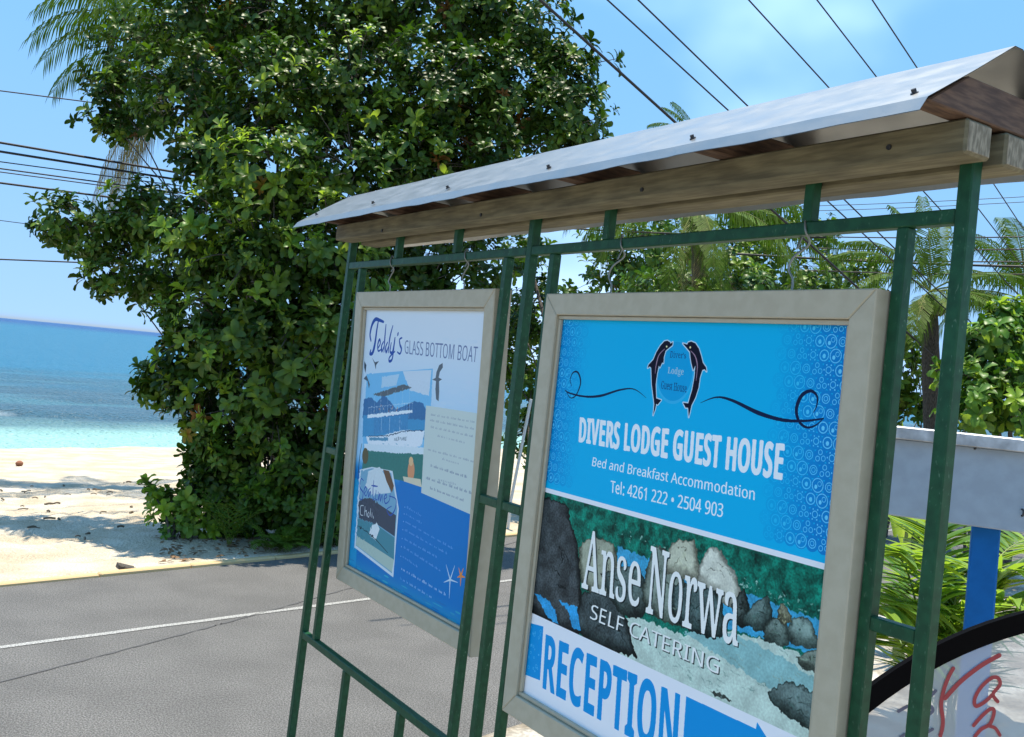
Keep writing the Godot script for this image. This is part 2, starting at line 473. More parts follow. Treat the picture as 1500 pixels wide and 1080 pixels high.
func paint_guest_house(img: Image, spot: Callable) -> void:
	var P := func(list: Array) -> Array:
		var o := []
		for v in list: o.append(spot.call(v.x, v.y))
		return o
	# zoom frames of the survey: factor and corner
	var Z := func(list: Array, f: float, ox: float, oy: float) -> Array:
		var o := []
		for v in list: o.append(spot.call(ox + v.x / f, oy + v.y / f))
		return o
	var W := img.get_width()
	var H := img.get_height()
	var blue := Color8(0, 176, 226)
	img.fill(blue)
	var y_head: float = (spot.call(1000, 773) as Vector2).y
	# pattern of rings and dots that thins out towards the middle
	var pale := Color8(110, 208, 244)
	var rr := RandomNumberGenerator.new()
	rr.seed = 5
	var cell := W / 30.0
	for pass_i in 2:
		for iy in range(-1, int(y_head / cell) + 2):
			for ix in range(-1, 39):
				var c := Vector2((ix + 0.5 + (0.5 if iy % 2 else 0.0)) * cell * 0.86, (iy + 0.5) * cell * 0.86)
				var edge := maxf(0.0, absf(c.x - W / 2.0) / (W / 2.0) - (0.60 if c.x > W / 2.0 else 0.72)) / 0.3
				var k := clampf(edge, 0.0, 1.0)
				if k < 0.05 or c.y > y_head + cell * 0.5: continue
				var col := blue.lerp(pale, k)
				var deep := blue.lerp(Color8(4, 128, 200), k)
				if pass_i == 0:
					fill_disc(img, c, cell * 0.50, cell * 0.50, deep)
					continue
				match posmod(ix * 2 + iy * 3, 5):
					0:
						fill_ring(img, c, cell * 0.36, cell * 0.06, col)
						fill_disc(img, c + Vector2(0, cell * 0.04), cell * 0.12, cell * 0.14, col)
					1:
						for q in 3:
							var o := Vector2.from_angle(q * TAU / 3 + 0.4) * cell * 0.25
							fill_ring(img, c + o, cell * 0.17, cell * 0.045, col)
					2:
						fill_ring(img, c, cell * 0.44, cell * 0.055, col)
						fill_disc(img, c + Vector2(-cell * 0.13, cell * 0.1), cell * 0.11, cell * 0.13, col)
						fill_ring(img, c + Vector2(cell * 0.13, -cell * 0.1), cell * 0.16, cell * 0.04, col)
					3:
						fill_ring(img, c, cell * 0.22, cell * 0.05, col)
						for q in 6: fill_disc(img, c + Vector2.from_angle(q * TAU / 6) * cell * 0.34, cell * 0.05, cell * 0.05, col)
					4:
						fill_ring(img, c, cell * 0.30, cell * 0.05, col)
						fill_ring(img, c, cell * 0.16, cell * 0.04, col)
	# dolphins round a bubble
	var bub: Vector2 = spot.call(988, 546)
	var bw: float = ((spot.call(1016, 546) as Vector2).x - (spot.call(961, 546) as Vector2).x) / 2
	fill_disc(img, bub, bw, bw * 1.12, Color8(50, 180, 228))
	fill_disc(img, bub + Vector2(0, -bw * 0.05), bw * 0.95, bw * 1.06, Color8(0, 160, 216))
	fill_text(img, "Diver's", face(false, true), Z.call([Vector2(480, 262), Vector2(655, 285), Vector2(655, 350), Vector2(470, 338)], 7.71, 920, 480), Color8(10, 60, 110))
	fill_text(img, "Lodge", face(true, true), Z.call([Vector2(455, 440), Vector2(630, 458), Vector2(625, 560), Vector2(445, 540)], 7.71, 920, 480), Color8(165, 200, 215))
	fill_text(img, "Guest House", face(false, true), Z.call([Vector2(380, 600), Vector2(665, 640), Vector2(660, 735), Vector2(370, 690)], 7.71, 920, 480), Color8(12, 52, 100))
	var d1 := [Vector2(283, 988), Vector2(297, 870), Vector2(268, 640), Vector2(262, 455), Vector2(245, 440), Vector2(222, 455), Vector2(232, 420), Vector2(285, 365), Vector2(320, 280), Vector2(365, 205), Vector2(410, 155), Vector2(445, 148), Vector2(472, 165), Vector2(478, 182), Vector2(505, 165), Vector2(500, 200), Vector2(455, 235), Vector2(425, 262), Vector2(405, 330), Vector2(400, 400), Vector2(385, 395), Vector2(360, 450), Vector2(348, 430), Vector2(328, 520), Vector2(312, 640), Vector2(318, 800), Vector2(375, 820), Vector2(335, 870), Vector2(318, 862), Vector2(307, 920)]
	var d2 := [Vector2(685, 1010), Vector2(678, 905), Vector2(650, 905), Vector2(622, 850), Vector2(680, 855), Vector2(725, 700), Vector2(750, 560), Vector2(760, 430), Vector2(735, 480), Vector2(715, 400), Vector2(705, 340), Vector2(700, 275), Vector2(650, 215), Vector2(620, 180), Vector2(668, 192), Vector2(680, 168), Vector2(712, 158), Vector2(760, 178), Vector2(800, 240), Vector2(825, 320), Vector2(845, 400), Vector2(880, 450), Vector2(886, 495), Vector2(865, 470), Vector2(838, 480), Vector2(812, 560), Vector2(795, 680), Vector2(760, 790), Vector2(715, 880), Vector2(700, 950)]
	for d in [d1, d2]:
		var q: Array = Z.call(d, 7.71, 920, 480)
		for grown in Geometry2D.offset_polygon(PackedVector2Array(q), W * 0.0028): fill_poly(img, grown, Color8(190, 215, 230))
		fill_poly(img, q, Color8(8, 8, 34))
	fill_stroke(img, Z.call([Vector2(415, 240), Vector2(350, 310), Vector2(318, 420), Vector2(305, 520)], 7.71, 920, 480), 2, 5, 2, Color8(160, 130, 150))
	fill_stroke(img, Z.call([Vector2(705, 260), Vector2(755, 320), Vector2(782, 430), Vector2(768, 600)], 7.71, 920, 480), 2, 5, 2, Color8(160, 130, 150))
	for v in [Vector2(436, 214), Vector2(702, 224)]:
		var c: Vector2 = Z.call([v], 7.71, 920, 480)[0]
		fill_disc(img, c, W * 0.0028, W * 0.0026, Color8(230, 225, 170))
	# flourishes
	var ink := Color8(8, 28, 66)
	fill_stroke(img, Z.call([Vector2(500, 215), Vector2(440, 172), Vector2(370, 175), Vector2(270, 205), Vector2(190, 208), Vector2(120, 192), Vector2(95, 178)], 3.41, 800, 520), 1, 9, 4, ink)
	fill_stroke(img, Z.call([Vector2(100, 182), Vector2(122, 215), Vector2(150, 200), Vector2(172, 140), Vector2(160, 90), Vector2(135, 88), Vector2(120, 125), Vector2(128, 155)], 3.41, 800, 520), 2, 8, 2, ink)
	fill_stroke(img, Z.call([Vector2(770, 240), Vector2(850, 212), Vector2(930, 228), Vector2(1060, 290), Vector2(1180, 325), Vector2(1290, 330), Vector2(1385, 318)], 3.41, 800, 520), 1, 13, 4, ink)
	fill_stroke(img, Z.call([Vector2(1382, 320), Vector2(1345, 352), Vector2(1300, 362), Vector2(1262, 330), Vector2(1250, 270), Vector2(1275, 205), Vector2(1320, 180), Vector2(1352, 205), Vector2(1352, 250), Vector2(1335, 288)], 3.41, 800, 520), 2, 13, 2, ink)
	var white := Color8(236, 240, 242)
	fill_text(img, "DIVERS LODGE GUEST HOUSE", face(true), P.call([Vector2(850, 611), Vector2(1149, 650), Vector2(1145, 704), Vector2(848, 648)]), white, 2.2)
	fill_text(img, "Bed and Breakfast Accommodation", face(), P.call([Vector2(869, 669), Vector2(1106, 714), Vector2(1105, 733), Vector2(867, 683)]), white, 0.5)
	fill_text(img, "Tel: 4261 222 • 2504 903", face(), P.call([Vector2(895, 703), Vector2(1060, 737), Vector2(1058, 759), Vector2(894, 722)]), white, 0.8)
	# the beach picture
	var pic := [Vector2(760, 712), Vector2(1260, 846), Vector2(1240, 1150), Vector2(730, 878)]
	var paper := Color8(232, 234, 238)
	var px0 := int(y_head)
	img.fill_rect(Rect2i(0, px0 - 8, W, H - px0 + 8), paper)
	var y_pic := px0 + 9
	var y_low := int((spot.call(852, 932) as Vector2).y)
	img.fill_rect(Rect2i(0, y_pic, W, y_low - y_pic), Color8(14, 104, 86))
	grade(img, Rect2i(0, y_pic, W, int((y_low - y_pic) * 0.5)), 0.02, 0.75, 11)
	fill_poly(img, P.call([Vector2(905, 800), Vector2(960, 822), Vector2(1100, 870), Vector2(1230, 920), Vector2(1225, 970), Vector2(1100, 930), Vector2(960, 890), Vector2(900, 860)]), Color8(62, 160, 200))
	for i in 90:   # pale roofs and rocks along the far shore
		var t := rr.randf()
		var c: Vector2 = spot.call(lerpf(900, 1212, t), lerpf(778, 905, t) + rr.randf_range(-10, 8))
		fill_disc(img, c, rr.randf_range(1.5, 6), rr.randf_range(1, 3), Color8(170, 205, 190).lerp(Color8(90, 150, 130), rr.randf()))
	var sand := P.call([Vector2(925, 900), Vector2(1000, 930), Vector2(1070, 925), Vector2(1130, 940), Vector2(1230, 985), Vector2(1225, 1110), Vector2(1010, 1010), Vector2(870, 945), Vector2(900, 920)])
	fill_poly(img, sand, Color8(192, 212, 198))
	fill_poly(img, P.call([Vector2(1000, 925), Vector2(1080, 930), Vector2(1150, 965), Vector2(1228, 1020), Vector2(1226, 1060), Vector2(1130, 1010), Vector2(1060, 965)]), Color8(140, 186, 184))
	var rocks := [
		[[Vector2(785, 725), Vector2(830, 740), Vector2(834, 760), Vector2(845, 790), Vector2(850, 850), Vector2(850, 930), Vector2(776, 895), Vector2(770, 860)], Color8(18, 26, 27)],
		[[Vector2(848, 805), Vector2(860, 790), Vector2(880, 789), Vector2(900, 800), Vector2(905, 830), Vector2(900, 870), Vector2(855, 862)], Color8(140, 146, 118)],
		[[Vector2(850, 870), Vector2(890, 868), Vector2(915, 900), Vector2(928, 950), Vector2(928, 962), Vector2(850, 930)], Color8(22, 36, 35)],
		[[Vector2(880, 840), Vector2(915, 830), Vector2(940, 840), Vector2(945, 900), Vector2(905, 895)], Color8(52, 72, 66)],
		[[Vector2(940, 880), Vector2(948, 830), Vector2(965, 800), Vector2(1000, 845), Vector2(1010, 915), Vector2(960, 905)], Color8(96, 112, 96)],
		[[Vector2(975, 815), Vector2(990, 792), Vector2(1008, 793), Vector2(1019, 797), Vector2(1024, 850), Vector2(1000, 848), Vector2(975, 838)], Color8(186, 188, 158)],
		[[Vector2(1024, 830), Vector2(1036, 808), Vector2(1045, 802), Vector2(1060, 812), Vector2(1066, 828), Vector2(1080, 845), Vector2(1086, 880), Vector2(1070, 890), Vector2(1024, 855)], Color8(204, 206, 184)],
		[[Vector2(985, 855), Vector2(1050, 868), Vector2(1055, 935), Vector2(990, 910)], Color8(34, 58, 54)],
		[[Vector2(1072, 890), Vector2(1088, 862), Vector2(1097, 885), Vector2(1095, 915), Vector2(1078, 915)], Color8(38, 56, 50)],
		[[Vector2(1088, 905), Vector2(1105, 885), Vector2(1125, 874), Vector2(1128, 890), Vector2(1132, 902), Vector2(1118, 926), Vector2(1090, 915)], Color8(64, 92, 84)],
		[[Vector2(1118, 928), Vector2(1125, 908), Vector2(1140, 905), Vector2(1154, 918), Vector2(1154, 945), Vector2(1135, 943), Vector2(1118, 936)], Color8(92, 118, 106)],
		[[Vector2(1138, 895), Vector2(1146, 885), Vector2(1160, 905), Vector2(1150, 915), Vector2(1140, 908)], Color8(140, 142, 108)],
		[[Vector2(1154, 920), Vector2(1162, 905), Vector2(1180, 905), Vector2(1196, 928), Vector2(1198, 950), Vector2(1160, 942)], Color8(110, 140, 128)],
		[[Vector2(1165, 965), Vector2(1180, 955), Vector2(1200, 955), Vector2(1212, 960), Vector2(1205, 990), Vector2(1175, 976)], Color8(118, 136, 118)],
		[[Vector2(1126, 1014), Vector2(1150, 1000), Vector2(1180, 1008), Vector2(1210, 1030), Vector2(1205, 1078), Vector2(1160, 1052), Vector2(1130, 1030)], Color8(72, 98, 92)],
		[[Vector2(1042, 1016), Vector2(1055, 1014), Vector2(1072, 1030), Vector2(1058, 1024)], Color8(90, 104, 96)]]
	for r in rocks:
		var q: Array = P.call(r[0])
		var smooth := curve(q + [q[0]], 5)
		smooth.pop_back()
		var pl := PackedVector2Array(smooth)
		var col: Color = r[1]
		fill_poly(img, pl, col.darkened(0.5))
		for k in 10:   # the photographed boulders are lighter on top
			var grown := Geometry2D.offset_polygon(pl, -W * 0.0018 * (k + 1))
			for g in grown:
				var sh := PackedVector2Array()
				for v in g: sh.append(v + Vector2(-W * 0.0006, -W * 0.0013) * (k + 1))
				fill_poly(img, sh, col.darkened(0.5).lerp(col.lightened(0.2), (k + 1) / 10.0))
	for r in rocks:   # cracks and pale faces of the boulders
		var q: Array = P.call(r[0])
		var cen := Vector2.ZERO
		for v in q: cen += v / q.size()
		for i in 9:
			var a: Vector2 = cen.lerp(q[rr.randi() % q.size()], rr.randf_range(0.1, 0.75))
			var b: Vector2 = cen.lerp(q[rr.randi() % q.size()], rr.randf_range(0.1, 0.75))
			if i < 5: fill_stroke(img, [a, a.lerp(b, 0.4) + Vector2(rr.randf_range(-6, 6), 0), a.lerp(b, 0.7)], 1, rr.randf_range(2, 5), 1, (r[1] as Color).darkened(0.32))
			else: fill_stroke(img, [a, a.lerp(b, 0.25) + Vector2(rr.randf_range(-4, 4), 0), a.lerp(b, 0.5)], 2, rr.randf_range(4, 10), 1, (r[1] as Color).lightened(0.06))
	for i in 60:   # ripples and wrack on the printed sand
		var c: Vector2 = spot.call(rr.randf_range(960, 1190), rr.randf_range(930, 1010))
		if img.get_pixelv(Vector2i(clampi(int(c.x), 0, W - 1), clampi(int(c.y), 0, H - 1))).get_luminance() > 0.5: fill_stroke(img, [c, c + Vector2(rr.randf_range(10, 40), rr.randf_range(2, 9))], 1, 3, 1, Color8(140, 168, 156))
	for q in [[Vector2(782, 868), Vector2(800, 878), Vector2(812, 890), Vector2(818, 915), Vector2(803, 905), Vector2(792, 885)], [Vector2(818, 880), Vector2(846, 890), Vector2(850, 925), Vector2(838, 918), Vector2(832, 895)]]:
		fill_poly(img, P.call(q), Color8(52, 158, 214))
	grade(img, Rect2i(0, y_pic, W, y_low - y_pic), 0.012, 0.5, 12)
	soften(img, Rect2i(0, y_pic + 4, W, y_low - y_pic - 4), 12.0, 2, 3)
	grade(img, Rect2i(0, y_pic, W, y_low - y_pic), 0.09, 0.4, 13)
	# reception band
	var y_rec: float = y_low
	img.fill_rect(Rect2i(0, int(y_rec), W, H - int(y_rec)), paper)
	var b2 := Color8(10, 146, 214)
	var sq: Array = P.call([Vector2(773, 912), Vector2(796, 918), Vector2(791, 997), Vector2(768, 988)])
	fill_poly(img, sq, b2)
	for i in 26:
		var c := Vector2(rr.randf_range(sq[3].x + 5, sq[1].x - 5), rr.randf_range(sq[0].y + 5, sq[3].y - 5))
		fill_ring(img, c, rr.randf_range(3, 7), 1.6, Color8(90, 190, 235))
	fill_text(img, "RECEPTION", face(true), P.call([Vector2(800, 928), Vector2(996, 1016), Vector2(990, 1118), Vector2(795, 1008)]), b2, 2.0)
	var ar := [Vector2(1005, 1020), Vector2(1107, 1068), Vector2(1109, 1058), Vector2(1135, 1100), Vector2(1100, 1160), Vector2(1100, 1128), Vector2(1000, 1095)]
	fill_poly(img, P.call(ar), b2)
	# picture lettering, with its printed shadow
	for o in [[Vector2(1.5, 2.0), Color8(20, 34, 34)], [Vector2.ZERO, Color8(240, 240, 234)]]:
		var sh := func(l: Array) -> Array: return l.map(func(v): return v + o[0])
		fill_text(img, "Anse", face(false, true), P.call(sh.call([Vector2(858, 774), Vector2(940, 806), Vector2(936, 892), Vector2(852, 862)])), o[1], 1.6)
		fill_text(img, "Norwa", face(false, true), P.call(sh.call([Vector2(954, 800), Vector2(1083, 848), Vector2(1080, 948), Vector2(946, 898)])), o[1], 1.6)
		fill_text(img, "SELF CATERING", face(), P.call(sh.call([Vector2(867, 885), Vector2(1054, 965), Vector2(1052, 988), Vector2(864, 906)])), o[1], 0.3)

func paint_boat(img: Image, spot: Callable) -> void:
	var P := func(list: Array) -> Array:
		var o := []
		for v in list: o.append(spot.call(v.x, v.y))
		return o
	var Z := func(list: Array, f: float, ox: float, oy: float) -> Array:
		var o := []
		for v in list: o.append(spot.call(ox + v.x / f, oy + v.y / f))
		return o
	var rr := RandomNumberGenerator.new()
	rr.seed = 9
	var W := img.get_width()
	var H := img.get_height()
	var y_mid: float = (spot.call(620, 720) as Vector2).y
	for y in H:   # printed wash: white paper to sky blue to sea blue
		var t := float(y) / H
		var c := Color8(214, 226, 236).lerp(Color8(158, 206, 236), clampf((t - 0.12) / 0.45, 0, 1))
		c = c.lerp(Color8(12, 118, 190), smoothstep(0.56, 0.64, t))
		c = c.lerp(Color8(30, 140, 190), smoothstep(0.93, 1.0, t))
		img.fill_rect(Rect2i(0, y, W, 1), c)
	for i in 60:
		var c := Vector2(rr.randf_range(W * 0.55, W), rr.randf_range(H * 0.1, H * 0.5))
		fill_disc(img, c, rr.randf_range(20, 70), rr.randf_range(4, 12), img.get_pixel(int(clampf(c.x, 0, W - 1)), int(c.y)).lerp(Color8(205, 222, 236), 0.25))
	# turquoise left margin
	fill_poly(img, P.call([Vector2(520, 700), Vector2(530, 705), Vector2(520, 840), Vector2(508, 826)]), Color8(30, 150, 200))
	# boat photograph
	fill_poly(img, P.call([Vector2(537, 548), Vector2(634, 540), Vector2(628, 668), Vector2(531, 660)]), Color8(120, 190, 230))
	fill_poly(img, P.call([Vector2(590, 544), Vector2(632, 542), Vector2(628, 580), Vector2(600, 572)]), Color8(205, 220, 232))
	fill_poly(img, P.call([Vector2(560, 552), Vector2(585, 548), Vector2(580, 565), Vector2(558, 568)]), Color8(180, 212, 232))
	fill_poly(img, P.call([Vector2(533, 585), Vector2(543, 582), Vector2(552, 590), Vector2(562, 578), Vector2(572, 588), Vector2(580, 600), Vector2(606, 588), Vector2(618, 590), Vector2(628, 606), Vector2(626, 622), Vector2(531, 612)]), Color8(62, 116, 164))
	fill_poly(img, P.call([Vector2(532, 608), Vector2(628, 616), Vector2(627, 645), Vector2(531, 640)]), Color8(70, 150, 196))
	fill_poly(img, P.call([Vector2(546, 578), Vector2(592, 563), Vector2(603, 568), Vector2(562, 581)]), Color8(92, 104, 112))
	for x in [549, 558, 568, 579, 590, 600]: fill_stroke(img, P.call([Vector2(x, 578 - (x - 549) * 0.25), Vector2(x - 1, 612)]), 1.6, 1.6, 1.6, Color8(210, 225, 235))
	for i in 14:   # passengers, specks of colour
		var c: Vector2 = spot.call(rr.randf_range(546, 600), rr.randf_range(592, 604))
		fill_disc(img, c, 3.5, 6.0, [Color8(176, 120, 100), Color8(70, 80, 96), Color8(214, 208, 200), Color8(196, 150, 92)][i % 4])
	fill_poly(img, P.call([Vector2(538, 608), Vector2(604, 600), Vector2(604, 605), Vector2(538, 613)]), Color8(226, 236, 242))
	fill_poly(img, P.call([Vector2(548, 612), Vector2(598, 607), Vector2(597, 632), Vector2(547, 636)]), Color8(70, 142, 190))
	for x in [559, 571, 586]: fill_stroke(img, P.call([Vector2(x, 610), Vector2(x - 1, 634)]), 3, 3, 3, Color8(225, 235, 242))
	fill_poly(img, P.call([Vector2(536, 640), Vector2(560, 638), Vector2(590, 630), Vector2(622, 631), Vector2(618, 652), Vector2(600, 660), Vector2(540, 652)]), Color8(226, 234, 240))
	for i in 70:
		var c: Vector2 = spot.call(rr.randf_range(534, 626), rr.randf_range(650, 666))
		fill_disc(img, c, rr.randf_range(3, 14), rr.randf_range(1, 3), Color8(232, 240, 244).lerp(Color8(120, 176, 196), rr.randf()))
	for i in 40:
		var q := Vector2(rr.randf_range(548, 596), rr.randf_range(610, 632))
		fill_stroke(img, P.call([q, q + Vector2(0, rr.randf_range(2, 7))]), 2, 3, 2, Color8(24, 84, 140).lerp(Color8(150, 200, 226), rr.randf()))
	for x in range(540, 606, 4): fill_stroke(img, P.call([Vector2(x, 596 - (x - 540) * 0.1), Vector2(x - 0.5, 608 - (x - 540) * 0.1)]), 1.3, 1.3, 1.3, Color8(228, 236, 240))
	fill_stroke(img, P.call([Vector2(540, 597), Vector2(605, 590)]), 1.6, 1.6, 1.6, Color8(228, 236, 240))
	fill_stroke(img, P.call([Vector2(540, 639), Vector2(570, 638), Vector2(592, 632), Vector2(620, 631)]), 3, 4, 3, Color8(40, 70, 96))
	fill_poly(img, P.call([Vector2(541, 641), Vector2(568, 641), Vector2(568, 646), Vector2(541, 645)]), Color8(90, 150, 180))
	fill_text(img, "SEATIME", face(true), P.call([Vector2(578, 641), Vector2(596, 640), Vector2(595, 645), Vector2(577, 646)]), Color8(120, 140, 152))
	# reef photograph below it
	fill_poly(img, P.call([Vector2(533, 656), Vector2(628, 664), Vector2(618, 712), Vector2(530, 690)]), Color8(58, 124, 118))
	fill_poly(img, P.call([Vector2(533, 650), Vector2(626, 656), Vector2(627, 666), Vector2(580, 664), Vector2(534, 660)]), Color8(214, 228, 234))
	var a0: Vector2 = spot.call(530, 545)
	var a1: Vector2 = spot.call(626, 712)
	grade(img, Rect2i(int(maxf(a0.x, 0)), int(a0.y), int(a1.x - maxf(a0.x, 0)), int(a1.y - a0.y)), 0.05, 0.08, 21)
	soften(img, Rect2i(int(maxf(a0.x, 0)), int(a0.y), int(a1.x - maxf(a0.x, 0)), int(a1.y - a0.y)), 8.0, 3, 5)
	fill_disc(img, spot.call(535, 668), W * 0.03, H * 0.03, Color8(98, 92, 70))       # turtle
	fill_stroke(img, P.call([Vector2(530, 650), Vector2(527, 668), Vector2(525, 690), Vector2(524, 705)]), 4, 8, 3, Color8(40, 52, 58))
	fill_disc(img, spot.call(602, 690), W * 0.028, H * 0.036, Color8(216, 150, 110))    # swimmer seen as a blur of skin tones
	fill_disc(img, spot.call(602, 676), W * 0.018, H * 0.016, Color8(226, 186, 140))
	fill_poly(img, P.call([Vector2(590, 698), Vector2(616, 702), Vector2(618, 716), Vector2(592, 706)]), Color8(214, 206, 180))
	# blue lower block with its wave edge
	fill_poly(img, P.call([Vector2(585, 703), Vector2(618, 714), Vector2(640, 722), Vector2(700, 750), Vector2(690, 800), Vector2(582, 800)]), Color8(12, 118, 192))
	# text panel
	fill_poly(img, P.call([Vector2(624, 594), Vector2(702, 606), Vector2(690, 754), Vector2(617, 722)]), Color8(200, 212, 206))
	var words := func(a: Vector2, b: Vector2, size: float, col: Color) -> void:   # lines too small to be read in the photograph
		var t := 0.0
		while t < 1.0:
			var l := rr.randf_range(0.05, 0.13)
			var pitch: float = size * 0.62 / maxf(1.0, (spot.call(a.x, a.y) as Vector2).distance_to(spot.call(b.x, b.y)))
			var steps := int(l / pitch)
			for k in steps:
				var u := t + l * k / steps
				if u > 1.0: break
				var q := a.lerp(b, u)
				var c: Vector2 = spot.call(q.x, q.y)
				var hh := size * (1.0 if rr.randf() < 0.25 else 0.66)
				img.fill_rect(Rect2i(int(c.x), int(c.y - hh), maxi(2, int(size * 0.34)), int(hh)), col if rr.randf() < 0.8 else col.lerp(img.get_pixelv(Vector2i(clampi(int(c.x), 0, W - 1), clampi(int(c.y) + 3, 0, H - 1))), 0.5))
			t += l + 0.035
	var slate := Color8(120, 134, 158)
	for l in [[631, 609, 695, 620], [630, 617, 694, 630], [631, 627, 692, 641], [641, 640, 680, 650], [627, 660, 694, 678], [648, 674, 672, 681], [642, 704, 667, 711]]:
		words.call(Vector2(l[0], l[1]), Vector2(l[2], l[3]), 11, slate)
	for l in [[631, 684, 684, 701], [624, 702, 692, 725], [630, 717, 679, 735]]:
		words.call(Vector2(l[0], l[1]), Vector2(l[2], l[3]), 13, Color8(86, 104, 142))
	# company emblem: island scene in a frame with lettering
	fill_poly(img, P.call([Vector2(527, 688), Vector2(545, 684), Vector2(575, 690), Vector2(584, 745), Vector2(576, 846), Vector2(519, 802)]), Color8(210, 222, 228))
	fill_poly(img, P.call([Vector2(529, 690), Vector2(545, 686), Vector2(573, 693), Vector2(582, 745), Vector2(574, 840), Vector2(521, 799)]), Color8(120, 170, 196))
	fill_poly(img, P.call([Vector2(540, 690), Vector2(556, 684), Vector2(566, 700), Vector2(572, 722), Vector2(545, 725), Vector2(535, 712)]), Color8(208, 220, 224))
	fill_poly(img, P.call([Vector2(561, 688), Vector2(570, 690), Vector2(577, 712), Vector2(574, 722), Vector2(566, 705)]), Color8(110, 84, 66))
	fill_poly(img, P.call([Vector2(525, 735), Vector2(540, 728), Vector2(560, 742), Vector2(580, 755), Vector2(578, 786), Vector2(552, 768), Vector2(526, 760)]), Color8(66, 76, 92))
	fill_poly(img, P.call([Vector2(524, 760), Vector2(550, 768), Vector2(578, 788), Vector2(577, 820), Vector2(523, 785)]), Color8(72, 138, 152))
	fill_poly(img, P.call([Vector2(523, 785), Vector2(577, 820), Vector2(574, 838), Vector2(521, 798)]), Color8(176, 196, 184))
	fill_poly(img, P.call([Vector2(545, 770), Vector2(552, 766), Vector2(556, 775), Vector2(550, 792), Vector2(540, 782)]), Color8(222, 230, 232))
	fill_stroke(img, P.call([Vector2(524, 770), Vector2(545, 785), Vector2(568, 810)]), 3, 6, 3, Color8(28, 52, 66))
	grade(img, Rect2i(int((spot.call(522, 690) as Vector2).x), int((spot.call(545, 688) as Vector2).y), int(W * 0.24), int(H * 0.33)), 0.04, 0.16, 22)
	soften(img, Rect2i(int((spot.call(526, 690) as Vector2).x), int((spot.call(545, 692) as Vector2).y), int(W * 0.2), int(H * 0.26)), 14.0, 2, 6)
	var script := func(strokes: Array, f: float, ox: float, oy: float, w: float, col: Color) -> void:
		for q in strokes: fill_stroke(img, Z.call(q, f, ox, oy), w * 0.55, w, w * 0.5, col)
	# «Seatime» in script
	script.call([[Vector2(75, 625), Vector2(52, 610), Vector2(42, 680), Vector2(70, 730), Vector2(60, 790), Vector2(38, 780)],
		[Vector2(85, 735), Vector2(102, 700), Vector2(92, 680), Vector2(78, 720), Vector2(95, 760), Vector2(112, 720)],
		[Vector2(135, 690), Vector2(116, 720), Vector2(120, 765), Vector2(136, 720), Vector2(138, 775)],
		[Vector2(165, 625), Vector2(158, 700), Vector2(160, 790), Vector2(172, 780)], [Vector2(145, 668), Vector2(198, 676)],
		[Vector2(185, 710), Vector2(182, 790), Vector2(194, 790)],
		[Vector2(205, 725), Vector2(202, 800), Vector2(218, 740), Vector2(222, 805), Vector2(238, 750), Vector2(240, 820)],
		[Vector2(255, 790), Vector2(278, 770), Vector2(272, 745), Vector2(255, 780), Vector2(268, 825), Vector2(300, 800), Vector2(310, 740)],
		[Vector2(300, 760), Vector2(360, 790), Vector2(350, 880), Vector2(310, 930), Vector2(280, 880), Vector2(320, 850)]], 6.0, 520, 600, 9.0, Color8(44, 84, 168))
	script.call([[Vector2(75, 845), Vector2(50, 850), Vector2(48, 920), Vector2(72, 930)], [Vector2(88, 850), Vector2(84, 935)], [Vector2(84, 900), Vector2(100, 890), Vector2(100, 940)],
		[Vector2(122, 900), Vector2(108, 925), Vector2(120, 945), Vector2(126, 905)], [Vector2(138, 870), Vector2(134, 945)], [Vector2(150, 905), Vector2(148, 950)], [Vector2(160, 935), Vector2(162, 960)]], 6.0, 520, 600, 5.5, Color8(222, 228, 232))
	# «Teddy's» in script
	var tb := Color8(32, 78, 160)
	script.call([[Vector2(250, 190), Vector2(215, 175), Vector2(180, 168), Vector2(150, 215), Vector2(132, 300), Vector2(140, 355)],
		[Vector2(205, 180), Vector2(190, 270), Vector2(175, 380), Vector2(155, 460), Vector2(132, 470), Vector2(138, 440)]], 6.0, 520, 440, 24.0, tb)
	script.call([[Vector2(200, 425), Vector2(222, 380), Vector2(215, 345), Vector2(200, 390), Vector2(204, 445), Vector2(232, 430)],
		[Vector2(250, 365), Vector2(234, 400), Vector2(236, 450), Vector2(256, 400)], [Vector2(272, 215), Vector2(262, 330), Vector2(254, 455)],
		[Vector2(286, 370), Vector2(270, 410), Vector2(274, 458), Vector2(292, 410)], [Vector2(332, 225), Vector2(306, 330), Vector2(292, 460)],
		[Vector2(318, 375), Vector2(308, 450), Vector2(330, 450), Vector2(350, 330)], [Vector2(352, 330), Vector2(340, 430), Vector2(325, 520), Vector2(300, 535), Vector2(304, 500), Vector2(350, 450)],
		[Vector2(380, 285), Vector2(374, 310)], [Vector2(412, 330), Vector2(392, 345), Vector2(395, 390), Vector2(408, 430), Vector2(395, 470), Vector2(372, 455)]], 6.0, 520, 440, 15.0, tb)
	fill_text(img, "GLASS BOTTOM BOAT", face(), Z.call([Vector2(438, 350), Vector2(1082, 408), Vector2(1068, 545), Vector2(436, 468)], 6.0, 520, 440), Color8(104, 122, 160), 0.0)
	# gulls
	fill_poly(img, Z.call([Vector2(770, 552), Vector2(772, 590), Vector2(745, 630), Vector2(735, 680), Vector2(765, 695), Vector2(738, 712), Vector2(740, 800), Vector2(735, 888), Vector2(712, 870), Vector2(706, 780), Vector2(712, 710), Vector2(678, 698), Vector2(708, 682), Vector2(716, 630), Vector2(740, 570)], 6.0, 520, 440), Color8(96, 108, 118))
	fill_poly(img, Z.call([Vector2(150, 505), Vector2(175, 545), Vector2(210, 535), Vector2(185, 570), Vector2(182, 610), Vector2(172, 560)], 6.0, 520, 440), Color8(70, 84, 98))
